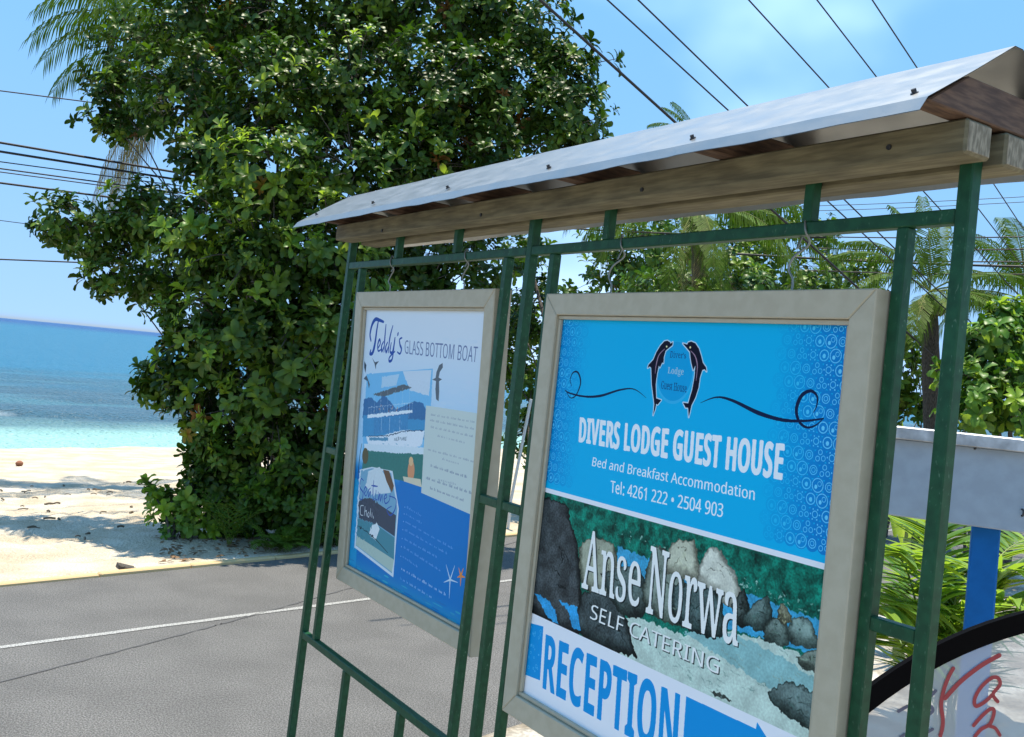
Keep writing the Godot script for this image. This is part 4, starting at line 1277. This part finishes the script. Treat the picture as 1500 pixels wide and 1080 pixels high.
const SEA_Y := -1.0
func build_sea() -> void:
	var s := st()
	s.set_smooth_group(0)
	var ts := axis_lines(-8.0, 40.0, 0.45, -3500, 3500)
	var ns := []
	var n := -23.2
	var step := 0.14
	while n > -4200.0:
		ns.append(n)
		n -= step
		step *= 1.018 if n > -60 else 1.09
	var nz := FastNoiseLite.new()
	nz.frequency = 0.05
	nz.fractal_octaves = 4
	nz.seed = 8
	var nf := FastNoiseLite.new()
	nf.frequency = 0.6
	nf.seed = 9
	var grid := []
	var cols := []
	for q: float in ns:
		var row := []
		var cr := []
		for t: float in ts:
			var d := -24.3 - q + nz.get_noise_2d(t * 2.0, 3.0) * 0.9     # metres out from the water's edge
			var far := absf(q) > 200.0 or absf(t) > 300.0
			var y := SEA_Y
			if not far:
				y += 0.035 * sin(d * 1.9 + nz.get_noise_2d(t, q) * 5.0) * smoothstep(0.0, 6.0, d)
				y += 0.10 * exp(-pow((d - 10.5 - nz.get_noise_2d(t * 0.8, 40.0) * 1.6) / 0.9, 2))      # a low swell about to break
				y += 0.05 * exp(-pow((d - 17.0 - nz.get_noise_2d(t * 0.8, 80.0) * 2.5) / 1.3, 2))
				y += nf.get_noise_2d(t, q) * 0.02
			row.append(tn(t, q, y))
			var v := nz.get_noise_2d(t * 0.35, q * 1.2)
			var shallow := Color(0.27, 0.48, 0.42)
			var reef := Color(0.035, 0.085, 0.11)
			var blue := Color(0.008, 0.125, 0.215)
			var deep := Color(0.006, 0.05, 0.17)
			var c := shallow.lerp(reef, smoothstep(4.4, 8.6, d + v * 4.0))
			c = c.lerp(Color(0.05, 0.14, 0.175), smoothstep(0.0, 0.35, nz.get_noise_2d(t * 0.9 + 300, q * 5.0)) * smoothstep(6.0, 9.0, d) * 0.9)
			c = c.lerp(blue, smoothstep(24.0, 48.0, d + v * 16.0))
			c = c.lerp(deep, smoothstep(300.0, 900.0, d + v * 200.0))
			var foam := smoothstep(0.35, 0.0, d + 0.35 * nf.get_noise_2d(t * 2.0, q * 2.0))
			foam = maxf(foam, 0.75 * exp(-pow((d - 9.6 - nz.get_noise_2d(t * 0.8, 40.0) * 1.6) / 0.32, 2)) * smoothstep(-0.25, 0.2, nz.get_noise_2d(t * 1.5, 140.0)))
			cr.append(c.lerp(Color(0.72, 0.74, 0.72), foam))
		grid.append(row)
		cols.append(cr)
	for i in ns.size() - 1:
		for k in ts.size() - 1:
			for q in [[i, k], [i + 1, k], [i + 1, k + 1], [i, k], [i + 1, k + 1], [i, k + 1]]:
				s.set_color(cols[q[0]][q[1]])
				s.add_vertex(grid[q[0]][q[1]])
	var m := mat("sea_water", Color.WHITE, 0.3)
	m.vertex_color_use_as_albedo = true
	m.metallic_specular = 0.3
	m.uv1_triplanar = true
	m.uv1_world_triplanar = true
	m.uv1_scale = Vector3.ONE * 0.16
	m.heightmap_enabled = true
	m.heightmap_texture = noise_tex(0.03, Color.BLACK, Color.WHITE, 5, 512, 71)
	m.heightmap_scale = 14.0
	structure(s, "sea", m)

func build_right_boards() -> void:
	# pale blue fascia board on a blue post behind the stand
	var dep := 5.2
	var a := at(1270, 639, dep + 0.25)
	var b := at(1640, 676, dep - 0.2)
	var dirx := b - a
	dirx.y = 0
	dirx = dirx.normalized()
	var low := at(1410, 770, dep)
	var bs := Basis(dirx, Vector3.UP, dirx.cross(Vector3.UP))
	var w := a.distance_to(b)
	var top := (a.y + b.y) / 2
	var h := top - low.y
	var mid := (a + b) / 2
	var foot := at(1444, 800, dep)
	foot.y = 0
	var root := thing("fascia_board", "long pale blue board with grey cap on a square blue post", "board", Transform3D(bs, foot))
	var inv := root.transform.affine_inverse()
	var c := inv * Vector3(mid.x, top - h / 2, mid.z)
	var s := st()
	cbox(s, Transform3D(Basis(), c), Vector3(w, h, 0.05), 0.006)
	part(s, "board_face", M.pale_blue_paint, root)
	s = st()
	cbox(s, Transform3D(Basis(), c + Vector3(0, h / 2 + 0.033, 0.012)), Vector3(w + 0.02, 0.065, 0.13), 0.005)
	part(s, "cap", M.cap_metal, root)
	s = st()
	var pz := c.z - 0.12
	cbox(s, Transform3D(Basis(), Vector3(0, (c.y + 0.1) / 2, pz)), Vector3(0.135, c.y + 0.1, 0.135), 0.008)
	part(s, "post", M.blue_post_paint, root)
	for p in [Vector2(1428, 653), Vector2(1497, 751)]:
		var d: Vector3 = inv.basis * ray(p.x, p.y)
		var o := inv * eye
		var hit := o + d * ((c.z + 0.025 - o.z) / d.z)
		s = st()
		tube(s, curve([hit + Vector3(0, 0.016, 0), hit + Vector3(0.004, 0.014, 0.018), hit + Vector3(0.006, 0, 0.026), hit + Vector3(0.004, -0.014, 0.018), hit + Vector3(0, -0.015, 0.008)], 4), 0.005, 6)
		part(s, "hook", M.screw_steel, root)
	# arched clear panel with a black edge and brush lettering
	var dp := 3.3
	var o3 := at(1500, 1000, dp)
	o3.y = 0
	var yaw := Basis(Vector3.UP, deg_to_rad(6))
	var arch := thing("arched_panel", "arched tinted clear panel with black edge and red brush lettering", "panel", Transform3D(yaw, o3))
	var ia := arch.transform.affine_inverse()
	var put := func(px: float, py: float) -> Vector2:
		var d := ia.basis * ray(px, py)
		var o := ia * eye
		var q := o + d * (-o.z / d.z)
		return Vector2(q.x, q.y)
	var cen: Vector2 = put.call(1634, 1551)
	var rad: float = cen.distance_to(put.call(1373, 943))
	var rin: float = cen.distance_to(put.call(1370, 977))
	var x0: float = (put.call(1236, 1060) as Vector2).x
	var x1 := 2.0 * cen.x - x0
	var outer := []
	var inner := []
	for i in 41:
		var x := lerpf(x0, x1, i / 40.0)
		outer.append(Vector2(x, cen.y + sqrt(maxf(0, rad * rad - (x - cen.x) * (x - cen.x)))))
		var xi := lerpf(x0 + 0.03, x1 - 0.03, i / 40.0)
		inner.append(Vector2(xi, cen.y + sqrt(maxf(0, rin * rin - (xi - cen.x) * (xi - cen.x)))))
	s = st()
	for i in 40:
		for z in [0.012, -0.012]: quad(s, V(outer[i], z), V(outer[i + 1], z), V(inner[i + 1], z), V(inner[i], z))
		quad(s, V(outer[i], 0.012), V(outer[i + 1], 0.012), V(outer[i + 1], -0.012), V(outer[i], -0.012))
		quad(s, V(inner[i], 0.012), V(inner[i + 1], 0.012), V(inner[i + 1], -0.012), V(inner[i], -0.012))
	part(s, "black_edge", M.black_edge, arch)
	for e in [[outer[0], inner[0]], [inner[40], outer[40]]]:
		s = st()
		var xm: float = (e[0].x + e[1].x) / 2
		var ym: float = minf(e[0].y, e[1].y) - 0.002
		cbox(s, Transform3D(Basis(), Vector3(xm, ym / 2, 0)), Vector3(0.03, ym, 0.024), 0.003)
		part(s, "edge_upright", M.black_edge, arch)
	s = st()
	for i in 40: quad(s, V(inner[i], 0), V(inner[i + 1], 0), Vector3(inner[i + 1].x, 0.05, 0), Vector3(inner[i].x, 0.05, 0))
	part(s, "clear_sheet", M.tinted_acrylic, arch)
	var red := [
		[[Vector2(575, 475), Vector2(530, 560), Vector2(488, 680), Vector2(470, 800), Vector2(485, 920), Vector2(480, 1000), Vector2(462, 1065)], 40],
		[[Vector2(980, 360), Vector2(820, 450), Vector2(640, 590), Vector2(505, 735)], 46],
		[[Vector2(965, 765), Vector2(925, 700), Vector2(985, 620), Vector2(970, 560), Vector2(910, 560), Vector2(820, 640), Vector2(765, 740), Vector2(775, 805), Vector2(850, 770), Vector2(925, 700)], 38],
		[[Vector2(755, 975), Vector2(830, 890), Vector2(905, 830), Vector2(935, 855), Vector2(900, 960), Vector2(820, 1010), Vector2(765, 1075)], 38],
		[[Vector2(890, 980), Vector2(945, 1000), Vector2(985, 1060)], 34]]
	var slate := [[[Vector2(95, 850), Vector2(170, 808)], 34], [[Vector2(385, 710), Vector2(420, 672)], 34], [[Vector2(345, 890), Vector2(395, 850), Vector2(385, 812)], 34], [[Vector2(340, 1040), Vector2(395, 1008)], 30], [[Vector2(110, 1080), Vector2(150, 1055)], 30]]
	for set_ in [[red, M.red_lettering], [slate, M.slate_lettering]]:
		for q in set_[0]:
			var pts := []
			for v in q[0]: pts.append(put.call(1300 + v.x / 6.0, 900 + v.y / 6.0))
			var cu := curve(pts, 8)
			var hw: float = 0.88 * q[1] / 6.0 / FOCAL * dp / 2
			s = st()
			var k := 0
			for i in cu.size():
				var d: Vector2 = (cu[mini(i + 1, cu.size() - 1)] - cu[maxi(i - 1, 0)]).normalized()
				var sd := Vector2(-d.y, d.x) * hw
				if i < cu.size() - 1:
					var d2: Vector2 = (cu[mini(i + 2, cu.size() - 1)] - cu[i]).normalized()
					var s2 := Vector2(-d2.y, d2.x) * hw
					quad(s, V(cu[i] + sd, 0.003), V(cu[i + 1] + s2, 0.003), V(cu[i + 1] - s2, 0.003), V(cu[i] - sd, 0.003))
			for e in [cu[0], cu[-1]]:
				for i in 10:
					for v in [e, e + Vector2.from_angle(TAU * i / 10) * hw, e + Vector2.from_angle(TAU * (i + 1) / 10) * hw]: s.add_vertex(V(v, 0.0036))
			part(s, "brush_stroke", set_[1], arch)
func V(v: Vector2, z: float) -> Vector3: return Vector3(v.x, v.y, z)

func build_plants() -> void:
	# the large glossy-leaved tree over the kerb
	var base := ground(430, 768)
	base.y = land(base.dot(tdir), base.dot(ndir))
	var big := [[205, 70, 62, 12.75], [300, 30, 85, 12.55], [420, 10, 105, 12.35], [540, 0, 110, 12.35], [660, 10, 105, 12.35], [765, 35, 75, 12.35], [832, 105, 58, 12.15], [815, 165, 74, 12.05],
		[170, 150, 55, 12.35], [175, 190, 30, 12.15], [285, 140, 85, 11.75], [400, 140, 95, 11.35], [520, 130, 95, 11.35], [640, 140, 95, 11.55], [725, 130, 85, 11.75],
		[95, 318, 48, 12.05], [150, 345, 52, 11.85], [215, 320, 62, 11.65], [160, 395, 42, 11.75], [310, 245, 66, 11.35], [300, 360, 85, 11.15], [400, 255, 95, 10.95], [520, 255, 95, 11.05], [620, 240, 95, 11.35], [710, 225, 78, 11.55], [820, 195, 55, 11.85],
		[225, 415, 42, 11.45], [275, 460, 58, 11.15], [380, 365, 95, 10.85], [480, 370, 95, 10.95], [340, 480, 85, 10.85], [430, 480, 95, 10.85], [225, 560, 38, 11.25], [270, 530, 52, 11.15], [305, 580, 72, 11.05], [400, 590, 95, 11.05], [500, 480, 95, 11.05], [500, 600, 90, 11.15],
		[295, 640, 45, 11.15], [350, 665, 65, 11.15], [450, 690, 85, 11.15], [385, 735, 55, 11.05], [460, 755, 60, 11.15], [345, 745, 45, 11.25], [330, 715, 45, 11.05], [400, 715, 55, 10.95], [445, 755, 48, 11.0], [300, 700, 36, 11.1], [470, 720, 60, 11.0], [420, 785, 30, 11.75], [475, 785, 30, 11.75], [370, 785, 30, 11.35], [540, 740, 70, 11.55], [590, 370, 85, 11.95], [680, 400, 80, 12.25], [600, 520, 95, 12.15], [590, 650, 90, 12.15]]
	leafy("seaside_tree", "large dark glossy-leaved tree spreading over the sand behind the kerb", "tree", base, big, {"seed": 3, "leaf": 0.142, "count": 8, "hollow": 0.19, "stems": 5, "foot": 0.55, "trunk": 0.05, "density": 520.0, "single": 300, "fresh": 0.10})
	var bb := ground(262, 786)
	bb.y = -0.12
	leafy("leafy_bush", "low bright-leaved bush on sand at the left foot of the large tree", "bush", bb, [[250, 735, 34, 10.9], [290, 735, 42, 11], [225, 725, 22, 10.9], [270, 765, 32, 10.9], [320, 765, 36, 11.0]], {"seed": 5, "leaf": 0.12, "count": 9, "stems": 4, "foot": 0.08, "trunk": 0.02, "density": 320.0, "fresh": 0.45, "single": 60, "light": Color(0.08, 0.16, 0.03), "low": true})
	# trees beyond the bend, seen through the stand
	var c1 := ground(800, 775)
	leafy("roadside_tree", "yellow-green leafy tree seen between the middle posts of the stand", "tree", c1, [[770, 360, 50, 15], [800, 450, 60, 15.2], [780, 560, 60, 15], [790, 640, 50, 14.6], [730, 520, 60, 15.4], [760, 470, 50, 15]], {"seed": 11, "leaf": 0.14, "count": 7, "stems": 2, "trunk": 0.09, "density": 300.0, "fresh": 0.4, "light": Color(0.10, 0.19, 0.03)})
	var c2 := at(1000, 640, 21)
	c2.y = 0
	leafy("spreading_tree", "spreading tree with dark twigs right of a gap of sky behind the blue sign", "tree", c2, [[900, 350, 45, 20], [890, 405, 42, 20], [935, 385, 45, 20], [960, 335, 42, 21], [1000, 400, 55, 21], [1090, 325, 50, 22], [1140, 312, 42, 22], [1075, 390, 60, 21], [1140, 390, 60, 21], [1195, 345, 36, 22], [1215, 410, 55, 21.5], [1262, 392, 36, 22], [1270, 435, 40, 22], [1040, 480, 80, 21.5], [1022, 425, 30, 14.4], [985, 420, 40, 16.6], [1060, 425, 34, 16.6], [950, 425, 40, 18], [1110, 430, 45, 18], [1180, 430, 40, 18], [1000, 345, 36, 20]], {"seed": 13, "leaf": 0.19, "count": 7, "stems": 4, "foot": 0.4, "trunk": 0.13, "density": 330.0, "fresh": 0.4, "light": Color(0.10, 0.19, 0.035), "sprigs": 0.15})
	var c3 := at(1450, 640, 13)
	c3.y = 0
	leafy("hedge_tree", "rounded bright green broad-leaved tree above the pale blue board", "tree", c3, [[1450, 500, 48, 13], [1495, 525, 55, 13], [1440, 560, 50, 12.6], [1490, 590, 48, 12.4], [1425, 600, 36, 12.4], [1475, 470, 38, 13.4], [1540, 480, 60, 13.5], [1550, 570, 60, 13], [1400, 545, 30, 13]], {"seed": 17, "leaf": 0.17, "count": 7, "slim": 0.62, "spread": 1.5, "stems": 3, "trunk": 0.08, "density": 420.0, "fresh": 0.3, "single": 60, "light": Color(0.10, 0.2, 0.035), "dark": Color(0.045, 0.1, 0.018)})
	var c4 := at(1330, 660, 16)
	c4.y = 0
	leafy("shade_tree", "small leafy tree beside a palm trunk seen between the two right uprights", "tree", c4, [[1310, 600, 34, 16], [1350, 600, 34, 16], [1378, 560, 26, 17], [1400, 600, 30, 15.5], [1318, 480, 36, 16], [1325, 520, 34, 16], [1312, 560, 30, 16], [1345, 545, 26, 16.4], [1385, 590, 24, 16.2], [1300, 500, 34, 16.5]], {"seed": 19, "leaf": 0.16, "count": 7, "stems": 2, "trunk": 0.05, "density": 330.0, "fresh": 0.35, "light": Color(0.09, 0.18, 0.03)})
	# coconut palms
	var f1 := at(430, 700, 17)
	f1.y = -0.5
	palm("tall coconut palm whose fronds hang out left of the large tree", at(275, 90, 17), f1, [[174, 34, 95, 2.1], [183, 42, 100, 2.15], [192, 55, 110, 2.1], [165, 55, 110, 2.0], [178, 15, 85, 1.9], [183, -50, 35, 2.15, true], [172, -56, 30, 2.1, true], [195, -58, 30, 2.1, true], [205, -62, 30, 2.0, true], [120, 45, 120, 2.0], [250, 50, 120, 2.0], [20, 50, 120, 2.0], [320, 30, 110, 1.9], [75, 60, 120, 1.9]], 1.35, "coconut palms", 100)
	var f2 := at(1030, 640, 15)
	f2.y = 0
	palm("coconut palm with yellowing hanging fronds just above the blue sign", at(1022, 308, 15), f2, [[5, 25, 85, 2.4], [345, 10, 80, 2.2], [320, 0, 75, 2.0], [262, -48, 40, 1.9, true], [290, -40, 50, 1.8], [240, -35, 50, 1.7], [275, -20, 60, 1.7], [190, 25, 95, 2.2], [165, 15, 90, 2.0], [205, 0, 80, 2.0], [60, 40, 90, 2.4], [120, 35, 90, 2.3], [20, 5, 80, 2.3]], 1.0, "coconut palms", 140)
	var f3 := at(1362, 640, 15)
	f3.y = 0
	palm("slim coconut palm with upright fronds between the two right uprights", at(1362, 432, 15), f3, [[0, 35, 85, 2.0], [20, 20, 85, 1.9], [340, 10, 80, 1.9], [90, 82, 30, 1.6], [60, 75, 40, 1.5], [130, 78, 40, 1.5], [180, 45, 80, 1.7], [200, 25, 90, 1.7], [150, 60, 80, 1.6], [270, 0, 80, 1.5], [310, 5, 85, 1.7], [240, -10, 70, 1.5], [215, -30, 50, 1.4, true], [325, -35, 50, 1.4, true]], 1.0, "coconut palms", 170)
	var f4 := at(1505, 640, 19)
	f4.y = 0
	palm("dark coconut palm standing beyond the rounded bright green tree", at(1502, 445, 19), f4, [[180, 40, 90, 2.2], [200, 62, 70, 2.1], [160, 20, 90, 2.1], [190, 5, 70, 2.0], [90, 80, 60, 2.2], [120, 70, 80, 2.2], [0, 50, 110, 2.3], [40, 60, 90, 2.2], [270, 30, 110, 2.0], [230, 70, 70, 2.1]], 1.0, "coconut palms", 190)
	var f5 := at(1018, 640, 30)
	f5.y = 0
	palm("distant coconut palm whose frond tips rise above the metal roof", at(1018, 222, 30), f5, [[180, 60, 90, 1.7], [160, 75, 60, 1.7], [200, 80, 60, 1.6], [0, 60, 90, 1.8], [20, 72, 70, 1.8], [340, 45, 110, 1.8], [90, 60, 100, 1.6], [270, 50, 100, 1.6]], 1.0, "coconut palms", 210)
	# feather palm clump under the pale blue board
	var ap := at(1385, 960, 6.6)
	ap.y = 0
	var ar := thing("feather_palm", "low feather palm with broad green leaflets under the pale blue board", "palm", Transform3D(Basis(), ap))
	var tones := [leaf_mat("areca_lime", Color(0.15, 0.24, 0.035), 0.38), leaf_mat("areca_mid", Color(0.06, 0.135, 0.025), 0.38), leaf_mat("areca_dark", Color(0.025, 0.07, 0.015), 0.38)]
	var leaflets := [blade(0.50, 0.066, 0.5), blade(0.44, 0.06, 0.25), blade(0.40, 0.056, 0.75)]
	var ends := [[1290, 800, 6.3], [1335, 815, 6.0], [1285, 890, 6.1], [1320, 950, 6.0], [1400, 830, 6.9], [1400, 905, 6.1], [1500, 835, 6.5], [1530, 890, 6.2], [1370, 780, 7.0], [1500, 790, 7.2], [1350, 870, 6.9]]
	for i in ends.size():
		var e: Array = ends[i]
		var tip: Vector3 = at(e[0], e[1], e[2]) - ap
		var root2 := Vector3(rng.randf_range(-0.15, 0.15), 0, rng.randf_range(-0.15, 0.15))
		var mid := (root2 + tip) / 2 + Vector3(-tip.x * 0.15, 0.30, -tip.z * 0.15)
		var pts := curve([root2, root2.lerp(mid, 0.6) + Vector3(0, 0.08, 0), mid.lerp(tip, 0.35) + Vector3(0, 0.06, 0), tip], 6)
		var s := st()
		var rd := []
		for k in pts.size(): rd.append(lerpf(0.012, 0.003, float(k) / pts.size()))
		tube(s, pts, rd, 6)
		var fr := part(s, "frond", M.frond_stem, ar)
		for k in range(6, pts.size() * 2 - 1, 1):
			var p: Vector3 = pts[k / 2] if k % 2 == 0 else (pts[k / 2] + pts[mini(k / 2 + 1, pts.size() - 1)]) / 2
			var dir: Vector3 = (pts[mini(k / 2 + 1, pts.size() - 1)] - pts[maxi(k / 2 - 1, 0)]).normalized()
			for sg in [-1, 1]:
				var lat: Vector3 = dir.cross(Vector3.UP).normalized() * sg
				var x: Vector3 = (lat * 0.9 + dir * rng.randf_range(0.45, 0.8) + Vector3(0, rng.randf_range(0.0, 0.3), 0)).normalized()
				var z: Vector3 = x.cross(Vector3.UP).normalized()
				var mi := MeshInstance3D.new()
				mi.mesh = leaflets[rng.randi() % 3]
				mi.material_override = tones[clampi(int(rng.randf() * 2.2 + (0.0 if i % 3 else 0.6)), 0, 2)]
				mi.transform = Transform3D(Basis(x, z.cross(x), z).scaled(Vector3.ONE * rng.randf_range(0.8, 1.1)), p)
				mi.name = "leaflet"
				fr.add_child(mi, true)
	# strap-leaved plant with yellow blades just above the pale blue board
	var yp := at(1340, 660, 8.5)
	yp.y = 0
	var yr := thing("strap_leaf_plant", "upright plant with broad yellow-green blades behind the pale blue board", "plant", Transform3D(Basis(), yp))
	var yb := blade(0.9, 0.085, 0.12)
	var ym := leaf_mat("yellow_blade", Color(0.30, 0.38, 0.05), 0.4)
	var ys := st()
	tube(ys, [Vector3(0, -0.05, 0), Vector3(0, 0.7, 0), Vector3(0, 1.15, 0)], [0.05, 0.04, 0.02], 8)
	part(ys, "stem", M.frond_stem, yr)
	for i in 16:
		var a := i * 2.4
		var up := rng.randf_range(0.9, 1.4)
		var x := Vector3(cos(a) * cos(up), sin(up), sin(a) * cos(up))
		var z := x.cross(Vector3(0.2, 0.1, 1)).normalized()
		var o := part(yb, "blade", ym, yr)
		o.transform = Transform3D(Basis(x, z.cross(x), z), Vector3(cos(a) * 0.1, 0.95 + 0.01 * i, sin(a) * 0.1))
	# fern and seedling at the foot of the tree
	for q in [[405, 818, "fern clump on the kerb edge where the large tree's shade begins"], [450, 812, "fern clump beside the kerb below the trunk of the large tree"]]:
		var p := ground(q[0], q[1] - 6)
		var root := thing("fern", q[2], "fern", Transform3D(Basis(), Vector3(p.x, 0.02, p.z)), "ferns by the kerb")
		for i in 16:
			var o := part(feather(rng.randf_range(0.32, 0.5), rng.randf_range(0.7, 1.25), 1.5, 0.1, 0.3, 16, 300 + i, 0.022), "frond", M.palm_foliage, root)
			o.rotation.y = i * 2.4
			o.position = Vector3(rng.randf_range(-0.12, 0.12), 0, rng.randf_range(-0.06, 0.06))
	var sp := ground(335, 800)
	var sr := thing("palm_seedling", "young palm seedling with arching blades in the shade of the large tree", "seedling", Transform3D(Basis(), Vector3(sp.x, -0.02, sp.z)))
	for i in 6:
		var o := part(feather(rng.randf_range(0.55, 0.85), 1.25, 1.1, 0.22, 0.4, 12, 400 + i, 0.03, 0.3), "frond", M.palm_foliage, sr)
		o.rotation.y = i * 1.1 + 0.4
	# fallen leaves under the tree
	var mm := MultiMesh.new()
	mm.transform_format = MultiMesh.TRANSFORM_3D
	mm.mesh = blade(0.1, 0.045, 0.3)
	var pts := []
	for i in 480:
		var p := ground(rng.randf_range(230, 620), rng.randf_range(775, 835))
		var n := p.dot(ndir)
		if n > KERB_N - 0.15: continue
		p.y = land(p.dot(tdir), n) + 0.012
		pts.append(p)
	mm.instance_count = pts.size()
	for i in pts.size(): mm.set_instance_transform(i, Transform3D(Basis.from_euler(Vector3(rng.randf_range(-0.3, 0.3), rng.randf() * TAU, rng.randf_range(-0.4, 0.4))).scaled(Vector3.ONE * rng.randf_range(0.5, 1.0)), pts[i]))
	var li := MultiMeshInstance3D.new()
	li.name = "leaf_litter"
	li.multimesh = mm
	li.material_override = M.dry_leaf
	tag(li, "dry fallen leaves scattered on the sand under the large tree", "leaf litter", "", "stuff")
	add_child(li)

func build_wires() -> void:
	# bundle from the left into the large tree; each runs on to a far pole hidden by it
	var left := [[0, 133, 110, 147, 0.016, "single thin wire high over the beach, uppermost beside the palm frond"], [0, 209, 290, 258, 0.03, "thick black cable forming the top of the wire bundle over the beach"], [0, 222, 290, 268, 0.03, "thick black cable second in the wire bundle over the beach"], [0, 237, 290, 276, 0.014, "thin wire in the middle of the bundle over the beach"],
		[0, 247, 280, 285, 0.018, "black wire below the middle of the bundle over the beach"], [0, 252, 270, 288, 0.014, "thin wire close under the black wire of the bundle over the beach"], [0, 268, 260, 302, 0.026, "thick cable forming the underside of the bundle over the beach"], [0, 323, 100, 336, 0.009, "hair-thin wire alone below the bundle over the beach"], [0, 380, 230, 389, 0.018, "lowest black wire crossing the sky above the sea"]]
	for w in left:
		var k: float = 1.0 / (w[2] - w[0])
		var a := at(w[0] - 260.0, w[1] - 260.0 * (w[3] - w[1]) * k, 11.0)
		var b := at(w[2] + 260.0, w[3] + 260.0 * (w[3] - w[1]) * k, 15.5)
		wire(a, b, w[4], 0.0, w[5], "wires over the beach")
	# wires that come from overhead and run down to the right
	var right := [[830, 35, 990, 180, 0.03, "thick black cable slanting from the large tree's top to the roof"], [890, 0, 1065, 160, 0.017, "wire slanting to the roof beside the distant palm tip, left of a pair"], [935, 0, 1095, 155, 0.017, "wire slanting to the roof beside the distant palm tip, right of a pair"], [1097, 0, 1213, 127, 0.015, "lone wire slanting to the middle of the roof's right half"], [1197, 0, 1282, 110, 0.014, "wire slanting to the roof left of the steepest wire"], [1278, 0, 1342, 97, 0.014, "steepest wire slanting down to the roof's last screw"]]
	for w in right:
		var sx: float = w[2] - w[0]
		var sy: float = w[3] - w[1]
		var a := at(w[0] - sx * 0.8, w[1] - sy * 0.8, 9.0)
		var b := at(w[2] + sx * 6.0, w[3] + sy * 6.0, 30.0)
		wire(a, b, w[4], 0.0, w[5], "wires slanting down to the roof")
	# level wires behind the right posts
	var level := [[1208, 304, 1500, 275, 0.011, "upper of two faint wires rising right behind the right post"], [1208, 311, 1500, 283, 0.011, "lower of two faint wires rising right behind the right post"], [1290, 346, 1500, 341, 0.022, "topmost black level wire behind the right posts"], [1290, 363, 1500, 360, 0.022, "second black level wire behind the right posts"], [1290, 377, 1500, 381, 0.024, "third black level wire behind the right posts"], [1200, 372, 1500, 394, 0.042, "thickest sagging cable behind the right posts"], [1300, 396, 1500, 399, 0.022, "lowest black level wire behind the right posts"], [820, 325, 1010, 348, 0.03, "black cable running past bare twigs behind the middle post"]]
	for w in level:
		var k: float = (w[3] - w[1]) / (w[2] - w[0])
		var a := at(w[0] - 120.0, w[1] - 120.0 * k, 18.0)
		var b := at(w[2] + 200.0, w[3] + 200.0 * k, 15.0)
		wire(a, b, w[4], 0.05, w[5], "level wires behind the posts")

func build_small() -> void:
	# coconut washed up on the beach
	var p := ground(27, 689, -0.75)
	p.y = land(p.dot(tdir), p.dot(ndir))
	var s := st()
	s.set_smooth_group(0)
	var rings := []
	for i in 9:
		var v := PI * i / 8
		var ring := []
		for k in 12:
			var u := TAU * k / 12
			ring.append(Vector3(cos(u) * sin(v) * 0.065 * (1 + 0.06 * cos(3 * u)), cos(v) * 0.055 + 0.045, sin(u) * sin(v) * 0.085))
		rings.append(ring)
	for i in 8:
		for k in 12: quad(s, rings[i][k], rings[i][(k + 1) % 12], rings[i + 1][(k + 1) % 12], rings[i + 1][k])
	var c := part(s, "coconut", M.coconut_husk, self)
	c.position = p
	tag(c, "brown coconut husk lying alone on the bright sand", "coconut")
	# broken slab by the kerb
	p = ground(190, 838)
	s = st()
	prism(s, [Vector2(-0.10, 0), Vector2(0.14, 0), Vector2(0.12, 0.035), Vector2(-0.08, 0.085)], 0.06, -0.06, 0.008)
	c = part(s, "stone_fragment", M.bark, self)
	c.position = Vector3(p.x, land(p.dot(tdir), p.dot(ndir)) - 0.01, p.z) - ndir * 0.05
	c.rotation.y = 0.5
	tag(c, "small grey broken stone lying on sand against the yellow kerb", "stone")
	# dry weed thrown up by the tide
	s = st()
	for i in 36:
		var q := ground(rng.randf_range(0, 230), rng.randf_range(682, 835) if i % 2 else rng.randf_range(700, 780), -0.35)
		q.y = land(q.dot(tdir), q.dot(ndir)) + 0.008
		if q.dot(ndir) > KERB_N - 0.3: continue
		var a := rng.randf() * TAU
		var l := rng.randf_range(0.02, 0.07)
		var d := Vector3(cos(a), 0, sin(a)) * l
		var e := Vector3(-sin(a), 0, cos(a)) * l * rng.randf_range(-0.4, 0.4)
		tube(s, curve([q - d, q + e + Vector3(0, 0.01, 0), q + d], 3), rng.randf_range(0.005, 0.014), 5)
	c = part(s, "dry_weed", M.dry_weed, self)
	tag(c, "scraps of dry seaweed and twigs strewn over the sand", "seaweed", "", "stuff")
	# white pipe leaning behind the middle post
	var a2 := at(748, 735, 13.2)
	var b2 := at(778, 585, 13.2)
	s = st()
	tube(s, [Vector3(a2.x, 0, a2.z), a2, b2], 0.02, 8)
	c = part(s, "white_pipe", M.white_pipe_plastic, self)
	tag(c, "thin white pipe leaning beside the yellow-green tree", "pipe")
